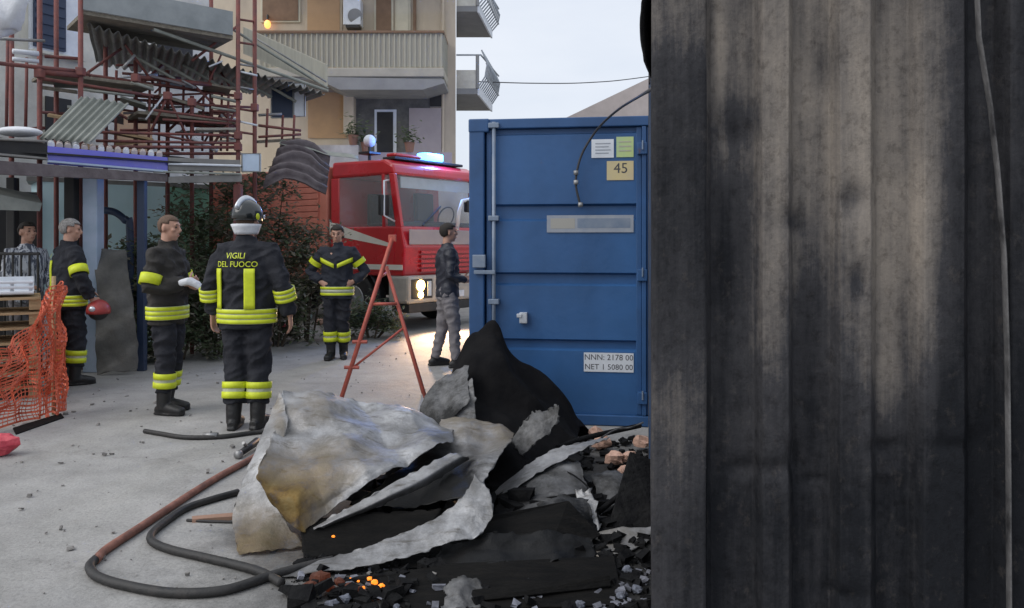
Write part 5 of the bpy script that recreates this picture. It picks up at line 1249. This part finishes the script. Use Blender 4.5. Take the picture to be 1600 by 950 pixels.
wall_panel('window', 70, 110, 150, 230, .03, M['dark'])
wall_panel('sill', 44, 124, 78, 82, .16, M['plaster'])
# white tarpaulin bundle at the top left
sheet('white_tarpaulin', 'white tarpaulin bundle hanging at the top of the scaffold', [[(-40,-40,8.6),(0,-50,8.6),(45,-40,8.7)],[(-40,10,8.4),(5,10,8.35),(45,5,8.5)],[(-40,60,8.5),(-5,62,8.5),(28,45,8.6)],[(-40,80,8.7),(-10,75,8.7),(10,62,8.7)]], M['white'], 'tarpaulin', crumple=.08, cs=3)
# scaffold
sc_ = thing('scaffold', 'red tubular steel scaffold with plank decks in front of the plastered house', 'scaffold', GX(230, 10.2))
def sp_(px, py, back=0): return P(px, py, SD(px)+back)
def st_tube(nm, a, b_, r=.026, m='redtube'): return mesh_obj(nm, MB().tube([a, b_], r, 8), M[m], sc_, world=True, smooth=True)
for px, back in ((62,.3),(126,0),(372,0),(398,.12),(165,.9),(212,.9),(262,.9),(300,.5),(330,.9),(18,.9),(88,.9)):
    d = SD(px)+back; x = (px-800)/F*d; st_tube('standard', Vector((x,d,0)), Vector((x,d,P(0,-60 if px not in (212,262,300) else (95, 110, 150)[(212,262,300).index(px)],d).z)), .03)
for py in (-10, 30, 66, 100, 136, 170, 206, 240):                                     # rungs of the end frame
    st_tube('rung', sp_(372, py), P(398, py+4, SD(398)+.12), .016, 'redtube' if py % 4 else 'steel')
for (a, ya, b_, yb, bk, r) in ((-20,97,128,112,.0,.024),(60,122,240,150,.1,.02),(128,206,376,212,0,.018),(150,220,376,224,0,.018),(140,230,376,230,0,.022),
        (128,116,370,150,.9,.022),(160,138,370,172,.9,.02),(210,120,330,132,.5,.03),(62,112,128,118,.0,.035),(230,160,400,168,.6,.018),(260,186,372,206,.7,.02),(-20,205,70,200,.6,.02),(240,172,376,190,.2,.018)):
    st_tube('ledger', sp_(a, ya, bk), sp_(b_, yb, bk), r)
for (a, ya, b_, yb, bk) in ((236,205,262,150,.4),(262,150,300,230,.4),(166,30,240,130,.6),(300,95,372,40,.3),(128,120,212,60,.8),(330,230,372,170,.5),(300,130,372,200,.6),(262,205,330,140,.8)):
    st_tube('diagonal_brace', sp_(a, ya, bk), sp_(b_, yb, bk), .018)
for (a, ya, b_, yb, bk, r, m_) in ((60,175,128,180,.9,.02,'redtube'),(150,240,376,240,.1,.02,'redtube'),(70,88,128,92,.3,.02,'redtube'),(130,140,210,150,.3,.018,'corr2'),(205,128,240,140,.2,.022,'corr2'),
        (330,150,376,160,.3,.022,'corr2'),(330,168,372,174,.2,.018,'corr2'),(290,196,372,200,.9,.02,'redtube'),(310,175,372,181,.9,.018,'redtube'),(180,155,300,160,.9,.02,'redtube'),(200,190,372,196,1.0,.018,'redtube'),
        (300,215,340,236,.4,.03,'whitep'),(345,180,372,188,.8,.02,'whitep'),(-10,60,70,64,.2,.018,'steel'),(20,80,60,84,.1,.03,'whitep'),(20,92,60,96,.1,.025,'whitep'),(376,112,402,118,.0,.014,'whitep'),(376,190,402,196,.0,.014,'whitep'),
        (404,196,470,204,.3,.02,'redtube'),(404,214,470,210,.3,.018,'redtube'),(400,60,510,128,.6,.014,'steel'),(404,180,440,178,.5,.02,'steel')):
    mesh_obj('ledger', MB().tube([sp_(a, ya, bk), sp_(b_, yb, bk)], r, 8), M[m_], sc_, world=True, smooth=True)
for (px, y0, y1, bk) in ((180,110,240,.7),(232,140,236,.5),(248,120,236,.9),(285,130,236,.9),(316,150,236,.7),(345,130,236,.9),(355,150,236,.4),(40,90,200,.4),(10,60,200,.5),(416,170,230,.4),(440,180,236,.6),(458,180,230,.4)):
    st_tube('upright', sp_(px, y1, bk), sp_(px+2, y0, bk), .018)
for (a, ya, b_, yb, bk, m_) in ((250,150,320,172,.5,'plank'),(225,188,300,182,.7,'corr2'),(300,228,372,222,.5,'plaster'),(180,228,240,222,.6,'wood'),(60,138,120,146,.5,'plank'),(404,224,470,220,.5,'plank')):
    p, q = sp_(a, ya, bk), sp_(b_, yb, bk); mesh_obj('loose_plank', MB().prism([p, q, q+Vector((-.1,.2,.03)), p+Vector((-.1,.2,.03))], (0,0,.04)), M[m_], sc_, world=True)
random.seed(77)
for k_ in range(34):
    xa = random.uniform(132, 350); ya = random.uniform(92, 232); bk = random.uniform(.1, 1.2)
    if random.random() < .6: xb, yb = xa+random.uniform(50, 130), ya+random.uniform(-6, 16)
    else: xb, yb = xa+random.uniform(-30, 40), ya+random.uniform(-60, 40)
    xb = min(xb, 374); yb = min(max(yb, 86), 238)
    mesh_obj('brace_tube', MB().tube([sp_(xa, ya, bk), sp_(xb, yb, bk)], random.uniform(.011, .02), 6), M[random.choice(('redtube','redtube','redtube','corr2','steel','whitep'))], sc_, world=True, smooth=True)
for k_ in range(16):
    xa = random.uniform(60, 320); ya = random.uniform(118, 236); bk = random.uniform(.2, 1.0); xb = xa+random.uniform(35, 90); yb = ya+random.uniform(-4, 14)
    p, q = sp_(xa, ya, bk), sp_(min(xb, 374), yb, bk); w_ = Vector((-.12,.24,random.uniform(-.06,.1)))
    mesh_obj('loose_plank', MB().prism([p, q, q+w_, p+w_], (0,0,.03)), M[random.choice(('plank','corr2','plaster','wood','roofp'))], sc_, world=True)
# clamps at joints
for (a, ya) in ((126,112),(126,206),(372,150),(372,212),(372,230),(398,168),(62,115),(300,160),(262,150),(212,122)):
    mesh_obj('coupler', MB().box(sp_(a, ya, -.02), (.09,.09,.1)), M['redtube'], sc_, world=True, bevel=.01)
# top deck
d0_, d1_ = sp_(128, 12), sp_(366, 12)
z_ = P(0, 42, 10).z
def deck(px0, px1, z0, th, n, w, m, back=0, nm='deck_plank'):
    a = GX(px0, SD(px0)+back); b_ = GX(px1, SD(px1)+back); dv_ = (b_-a).normalized(); nn = Vector((-dv_.y, dv_.x, 0))
    for k_ in range(n):
        o_ = nn*(k_*(w+.012)); mesh_obj(nm, MB().prism([a+o_+Vector((0,0,z0)), b_+o_+Vector((0,0,z0)), b_+o_+nn*w+Vector((0,0,z0)), a+o_+nn*w+Vector((0,0,z0))], (0,0,th)), m, sc_, world=True)
deck(130, 364, z_, .05, 4, .22, M['plank'])
a = GX(130, SD(130)-.03); b_ = GX(364, SD(364)-.03)
mesh_obj('toe_board', MB().prism([a+Vector((0,0,z_+.05)), b_+Vector((0,0,z_+.05)), b_+Vector((0,0,z_+.37)), a+Vector((0,0,z_+.37))], (-.02,.02,0)), M['deckg'], sc_, world=True)
deck(70, 240, P(0,122,9.7).z, .04, 3, .22, M['plank'], .3); deck(215, 372, P(0,178,10.3).z, .04, 3, .22, M['plank'], .4)
# fallen corrugated awning sloping across the scaffold
def corr_sheet(nm, label, A, B_, C, D, n, depth, m, cat='roof sheet', parent=None, th=.006, hump=0):
    """A-B top edge, D-C bottom edge; ridges run A->D"""
    rows = []
    nrm = (B_-A).cross(D-A).normalized()
    for j in range(7):
        v = j/6; r_ = []
        for i in range(n*6+1):
            u = i/(n*6); p = A.lerp(B_, u).lerp(D.lerp(C, u), v); r_.append(p+nrm*depth*math.sin(2*math.pi*u*n)+nrm*.03*mnoise.noise(p*1.4)+Vector((0,0,hump*math.sin(math.pi*min(1,v*1.15))+.5*hump*mnoise.noise(p*3))))
        rows.append(r_)
    o = mesh_obj(nm, MB().grid(rows), m, parent, smooth=True, world=True); md = o.modifiers.new('s', 'SOLIDIFY'); md.thickness = th
    if parent is None: tag(o, label, cat)
    return o
aw = thing('sloping_awning', 'long ribbed metal awning sloping down across the scaffold towards the beige building', 'awning', GX(330, 10.9))
A_, B_ = P(238,45,10.4), P(512,142,12.6)          # near lower edge (bright rail)
C_, D_ = P(470,86,14.4), P(140,40,11.2)
A2, B2 = P(215,42,10.2), P(512,140,12.4)
dn = Vector((0,0,1))
rb = corr_sheet('ribbed_sheet', '', P(136,38,9.7), P(508,146,11.9), P(470,160,13.2), P(150,98,11.6), 30, .03, M['corr'], parent=aw)
mesh_obj('edge_rail', MB().tube([P(240,46,10.0), P(512,142,12.2)], .024, 8), M['corr2'], aw, world=True)
mesh_obj('edge_rail', MB().tube([P(322,20,10.6), P(512,138,12.4)], .02, 8), M['corr2'], aw, world=True)
mesh_obj('fascia', MB().prism([P(380,84,11.3), P(508,134,12.4), P(508,100,12.4), P(380,42,11.3)], (.03,.05,0)), M['railp'], aw, world=True)
for k_ in range(6):
    t = k_/5; p = P(200+40*k_, 82+8*k_, 10.6+.25*k_)
    mesh_obj('rafter', MB().tube([p, p+Vector((.55,.2,-.32))], .022, 6), M['corr2'], aw, world=True)
corr_sheet('roof_sheet', 'bent pale-green corrugated roof sheet tipped up against the scaffold', P(128,150,9.2), P(202,162,9.5), P(142,224,8.9), P(62,216,8.7), 7, .022, M['corr2'])
corr_sheet('roof_sheet', 'dark purple-grey corrugated roofing buckled above the shuttered truck body', P(410,294,10.7), P(440,222,11.3), P(516,246,11.7), P(510,300,11.0), 5, .06, M['roofp'], hump=.16)
corr_sheet('roof_sheet', 'narrow pale ridge sheet lying along the buckled purple roofing', P(438,218,11.35), P(560,243,12.0), P(560,248,11.8), P(436,226,11.2), 2, .012, M['corr2'])
# sign boards
def board(nm, label, px0, px1, py0, py1, d, m, cat='sign', th=.03, m2=None):
    t = thing(nm, label, cat, P((px0+px1)/2, py1, d))
    mesh_obj('panel', MB().prism([P(px0,py1,d), P(px1,py1,d+.1), P(px1,py0,d+.1), P(px0,py0,d)], (.01,th,0)), m, t, world=True, bevel=.004)
    mesh_obj('frame', MB().tube([P(px0,py1,d), P(px1,py1,d+.1), P(px1,py0,d+.1), P(px0,py0,d), P(px0,py1,d)], .012, 6), m2 or M['steel'], t, world=True); return t
board('hanging_board', 'navy board hanging beneath the lower end of the sloping awning', 424, 458, 128, 184, 12.1, M['navyp'], 'board')
board('hanging_board', 'white board hanging edge to edge with the navy board under the awning', 459, 476, 130, 182, 12.2, M['whitep'], 'board')
board('notice_sign', 'small pale blue notice fixed to the red scaffold end frame', 378, 406, 240, 268, 10.55, mat('notice', (.55,.65,.78), (.48,.58,.7), .5, scale=8), 'sign')
# canopy row along the yard
cn = thing('canopy', 'long low canopy with a fascia panel tinted blue for the beacon glow running below the scaffold', 'canopy', GX(150, 9.0))
def CD(px): return 8.0+(px/400)*2.3
def cpt(px, py, back=0): return P(px, py, CD(px)+back)
def fascia(nm, px0, px1, m, ya0, ya1, yb0, yb1, th=.04):
    a0, a1, b0_, b1_ = cpt(px0, ya0), cpt(px0, ya1), cpt(px1, yb0), cpt(px1, yb1)
    return mesh_obj(nm, MB().prism([a1, b1_, b0_, a0], (-.02, th, 0)), m, cn, world=True, bevel=.004)
fascia('fascia_panel', 74, 262, M['fascia'], 228, 256, 246, 270)  # panel colour imitates blue beacon light reflected off the metal edge
fascia('fascia_panel', -60, 73, M['dark'], 206, 240, 224, 250)
fascia('fascia_panel', 263, 376, M['fasciag'], 246, 266, 250, 268)
fascia('lower_fascia', -60, 262, M['roofp'], 246, 270, 272, 284)
fascia('lower_fascia', 263, 378, M['fasciag'], 276, 286, 272, 284)
for (a, b_, y0, y1, m_) in ((-60, 74, 214, 221, 'fasciag'), (74, 262, 252, 268, 'skyblue'), (-60, 74, 236, 248, 'fasciag'), (263, 376, 256, 259, 'whitep'), (240, 376, 268, 272, 'corr2')):
    mesh_obj('trim_strip', MB().tube([cpt(a, y0, -.03), cpt(b_, y1, -.03)], .014, 6), M[m_], cn, world=True)
pa, pb = cpt(-60, 232, .09), cpt(378, 262, .09)
bk = Vector((-1.3, 1.1, .25))
mesh_obj('roof_deck', MB().prism([pa, pb, pb+bk, pa+bk], (0,0,.02)), M['dark'], cn, world=True)
for k_ in range(14):
    px = 80+13*k_; mesh_obj('roof_tile', MB().tube([cpt(px, 227+(px-80)*.094, .05), cpt(px, 223+(px-80)*.094, .5)], .035, 8), M['roofpk'] if k_ % 3 else M['whitep'], cn, world=True)
def post(nm, px, d, r, m, top): 
    p = GX(px, d); mesh_obj(nm, MB().bb(p.x-r, p.x+r, p.y-r, p.y+r, 0, top), m, cn, world=True, bevel=.01)
zc = 2.28
post('post', 222, 9.35, .045, M['navyp'], zc); post('post', 146, 9.3, .085, M['skyblue'], zc); post('post', 112, 9.2, .06, M['dark'], zc); post('post', 372, 10.2, .05, M['redtube'], zc); post('post', 20, 9.2, .05, M['dark'], zc); post('post', -40, 8.6, .05, M['dark'], zc)
mesh_obj('awning_valance', MB().prism([cpt(-60,292,.3), cpt(66,318,.3), cpt(62,330,.3), cpt(-60,326,.3)], (-.3,.4,.12)), M['corr2'], cn, world=True)
# kiosk walls behind
kw = thing('kiosk', 'low kiosk with cyan and green walls under the canopy', 'kiosk', GX(220, 11.4))
K0, K1, K2 = GX(60, 10.6), GX(258, 11.6), GX(330, 12.2)
mesh_obj('cyan_wall', MB().prism([K0, K1, K1+Vector((-.4,.5,0)), K0+Vector((-.4,.5,0))], (0,0,2.35)), M['cyanw'], kw, world=True)
mesh_obj('green_wall', MB().prism([K1+Vector((.004,.004,0)), K2, K2+Vector((-.4,.5,0)), K1+Vector((-.3,.5,0))], (0,0,2.35)), M['greenw'], kw, world=True)
mesh_obj('kiosk_roof', MB().prism([K0+Vector((-.1,-.1,2.352)), K2+Vector((.1,-.1,2.352)), K2+Vector((-.5,.6,2.352)), K0+Vector((-.5,.6,2.352))], (0,0,.06)), M['fasciag'], kw, world=True)
tag(mesh_obj('bent_pipe', MB().tube(cpath([P(160,328,9.9), P(180,332,9.9), P(196,345,9.9), P(203,362,9.9), GX(204, 9.9)]), .045, 10), M['navyp'], None, smooth=True, world=True), 'dark bent pipe rising under the canopy beside the pale blue post', 'pipe')
sheet('leaning_sheet', 'dull grey-brown sheet leaning behind the grey-haired firefighter', [[(146,396,9.3),(172,388,9.35),(196,398,9.4)],[(150,450,9.15),(178,440,9.2),(204,448,9.25)],[(148,520,9.0),(182,516,9.05),(212,520,9.1)],[(150,584,8.95),(184,582,9.0),(214,578,9.1)]], M['slate'], 'sheet', crumple=.06, cs=1.6, seed=33)
tag(mesh_obj('sack', MB().ell(P(30,206,8.5), (.24,.16,.055), None, 16, 10), M['white'], None, smooth=True, world=True), 'flattened white sack lying on the edge of the canopy roof', 'sack')
# back wall under the canopy at left, coloured dark to stand for shadow
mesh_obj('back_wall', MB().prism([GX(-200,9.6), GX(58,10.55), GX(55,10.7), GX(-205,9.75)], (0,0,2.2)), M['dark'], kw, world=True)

# ------------------------------------------------------------------ shrubs
def shrub(label, px, d, w, h, n, brown=.3, seed=0, dep=.5):
    random.seed(200+seed); base = GX(px, d); t = thing('shrub', label, 'shrub', base, 0, None)
    lf = MB(); lb = MB()
    cl = [(Vector((random.uniform(-w/2, w/2), random.uniform(-dep/2, dep/2), random.uniform(.12, h))), random.uniform(.12, .26)) for _ in range(int(26*w*h)+8)]
    for q in range(n):
        c, r_ = random.choice(cl); p = c+Vector((random.gauss(0,r_*.55), random.gauss(0,r_*.5), random.gauss(0,r_*.5)))
        if p.z < .03: p.z = random.uniform(.03, .2)
        a1 = random.uniform(0,6.3); l = random.uniform(.03,.065); d1_ = Vector((math.cos(a1), math.sin(a1), random.uniform(-.8,.5)))*l; d2_ = Vector((-math.sin(a1), math.cos(a1), random.uniform(-.5,.5)))*l*.42
        (lb if random.random() < brown else lf).add([p-d1_, p+d2_, p+d1_, p-d2_], [(0,1,2,3)])
    mesh_obj('foliage', lf, M['leaf'], t); mesh_obj('dry_foliage', lb, M['leafb'], t)
    for q in range(9):
        c, _ = random.choice(cl); mesh_obj('stem', MB().tube([(c.x*.3, c.y*.3, 0), (c.x*.6, c.y*.6, c.z*.5), c], [.018,.012,.005], 6), M['bark'], t)
shrub('dark leafy shrub between the leaning slab and the shaven-headed firefighter', 195, 9.9, 1.0, 1.55, 2600, .25, 1)
shrub('dense dark shrub behind the shaven-headed firefighter', 268, 10.2, 1.1, 1.5, 3000, .25, 2)
shrub('tall tangled shrub behind the helmeted firefighter', 335, 10.7, 1.1, 1.95, 3200, .35, 3)
shrub('tall ivy-covered shrub behind the red scaffold end frame', 352, 11.3, 1.2, 2.5, 4200, .45, 7)
shrub('tall brownish shrub beside the shuttered truck body', 408, 12.0, 1.1, 2.55, 4200, .55, 8)
shrub('half-dry shrub between the helmeted firefighter and the fire engine', 428, 11.6, 1.0, 1.55, 2800, .55, 4)
shrub('dry brownish shrub beside the firefighter with hands on hips', 478, 12.2, 1.1, 1.75, 3000, .5, 5)
shrub('low green weed clump under the side of the fire engine', 580, 12.6, .8, .5, 1300, .15, 6)
# litter near the shrubs
for i, (a, b_, m_, lb_) in enumerate(((455,512,'white','crumpled white litter bag on the ground below the dry shrub'),(482,500,'cyanw','crumpled pale blue litter bag below the dry shrub'),(500,508,'brick','pink scrap of rubble below the dry shrub'),(440,516,'bag','dark red litter scrap below the dry shrub'),(600,500,'paper','pale flattened carton lying by the fire engine'))):
    frag('litter', lb_, a, b_, G(a, b_).y, .085, M[m_], 'litter', 70+i)
frag('red_bag', 'crumpled red bag at the foot of the orange netting', 2, 697, G(2, 712).y, .11, M['bag'], 'bag', 80)

# ------------------------------------------------------------------ orange netting and pallet stack at the left
pl = thing('pallet_stack', 'stack of wooden pallets behind the orange netting', 'pallet stack', GX(64, 7.7), R(31))
for lv in range(7):
    z = lv*.144
    for k_ in range(3): mesh_obj('block', MB().bb(-1.3+k_*.6, -1.2+k_*.6, .01, .8, z, z+.10), M['wood'], pl)
    for k_ in range(5): mesh_obj('board', MB().bb(-1.31-.01*(lv % 3), -.004-.012*((lv+k_) % 2), .17*k_-.01, .17*k_+.10, z+.10, z+.122), M['wood'], pl)
crt = thing('plastic_crate', 'white plastic crate lying on top of the pallet stack', 'crate', pl.matrix_basis @ Vector((-.48,.32,1.01)), R(31))
for k_ in range(3): mesh_obj('rail', MB().bb(-.55, .42, -.28, -.25, .01+.05*k_, .035+.05*k_), M['whitep'], crt, bevel=.006)
for k_ in range(7): mesh_obj('upright', MB().bb(-.55+.155*k_, -.52+.155*k_, -.248, -.22, 0, .16), M['whitep'], crt)
mesh_obj('base', MB().bb(-.55, .42, -.218, .25, 0, .02), M['whitep'], crt); mesh_obj('rail', MB().bb(-.55, .42, .252, .28, .01, .16), M['whitep'], crt)
rl_ = thing('iron_railing', 'dark iron railing behind the pallet stack', 'railing', GX(15, 8.45))
for k_ in range(14):
    p = GX(-110+13*k_, 8.45); mesh_obj('bar', MB().tube([p, p+Vector((0,0,1.42))], .012, 6), M['dark'], rl_, world=True)
for z in (.3, 1.40): mesh_obj('rail', MB().tube([GX(-115,8.45)+Vector((0,0,z)), GX(62,8.45)+Vector((0,0,z))], .016, 6), M['dark'], rl_, world=True)
nt_ = thing('orange_netting', 'orange plastic safety netting sagging round the corner of the pallet stack', 'netting', GX(60, 6.9))
cols = 85; rws = 26
ctrl = [(72,8.1,.80),(88,7.6,1.0),(98,7.15,1.08),(94,6.95,1.12),(82,6.85,1.12),(68,6.75,1.0),(45,6.62,.78),(0,6.3,.62),(-70,5.95,.66),(-160,5.7,.72)]
cp_ = cpath([GX(a, d) for a, d, h in ctrl], 12); hh = np.interp(np.linspace(0, len(ctrl)-1, cols), range(len(ctrl)), [c[2] for c in ctrl])
base_ = [cp_[int(i*(len(cp_)-1)/(cols-1))] for i in range(cols)]
gr = []
for j in range(rws):
    t = j/(rws-1); r_ = []
    for i in range(cols):
        p = base_[i]; q = Vector((p.x, p.y, .03+hh[i]*t))
        f_ = Vector((mnoise.noise((i*.16, t*3.2, 1)), mnoise.noise((i*.16, t*3.2, 5)), .55*mnoise.noise((i*.2, t*4, 9))))
        fo = math.sin(i*.75)*.03+math.sin(t*19+i*.5)*.018
        q += f_*.09+Vector((.7,-.7,0))*fo; q.z = max(q.z, .012); r_.append(q)
    gr.append(r_)
nm = MB()
def strand(a, b_, w, nrm):
    d = (b_-a)
    if d.length < 1e-5: return
    s = d.cross(nrm)
    if s.length < 1e-6: return
    s = s.normalized()*w; nm.add([a-s, b_-s, b_+s, a+s], [(0,1,2,3)])
for j in range(rws):
    for i in range(cols):
        nrm = Vector((.5,-.8,.1))
        if i < cols-1: strand(gr[j][i], gr[j][i+1], .0045 if j % 2 else .0085, nrm)
        if j < rws-1 and i % 1 == 0: strand(gr[j][i], gr[j+1][i], .0028, nrm)
no2 = mesh_obj('net', nm, M['netor'], nt_, world=True); md = no2.modifiers.new('s', 'SOLIDIFY'); md.thickness = .004
bar('stake', GX(84, 6.95), GX(84, 6.95)+Vector((0,0,1.22)), .018, nt_, M['wood']); bar('stake', GX(-120, 5.95), GX(-120, 5.95)+Vector((0,0,.8)), .018, nt_, M['wood'])
slab('dark_plank', 'dark broken plank lying at the foot of the orange netting', [(20,668,6.4),(95,645,6.95),(100,652,6.8),(25,682,6.2)], .03, M['charw'], 'plank')
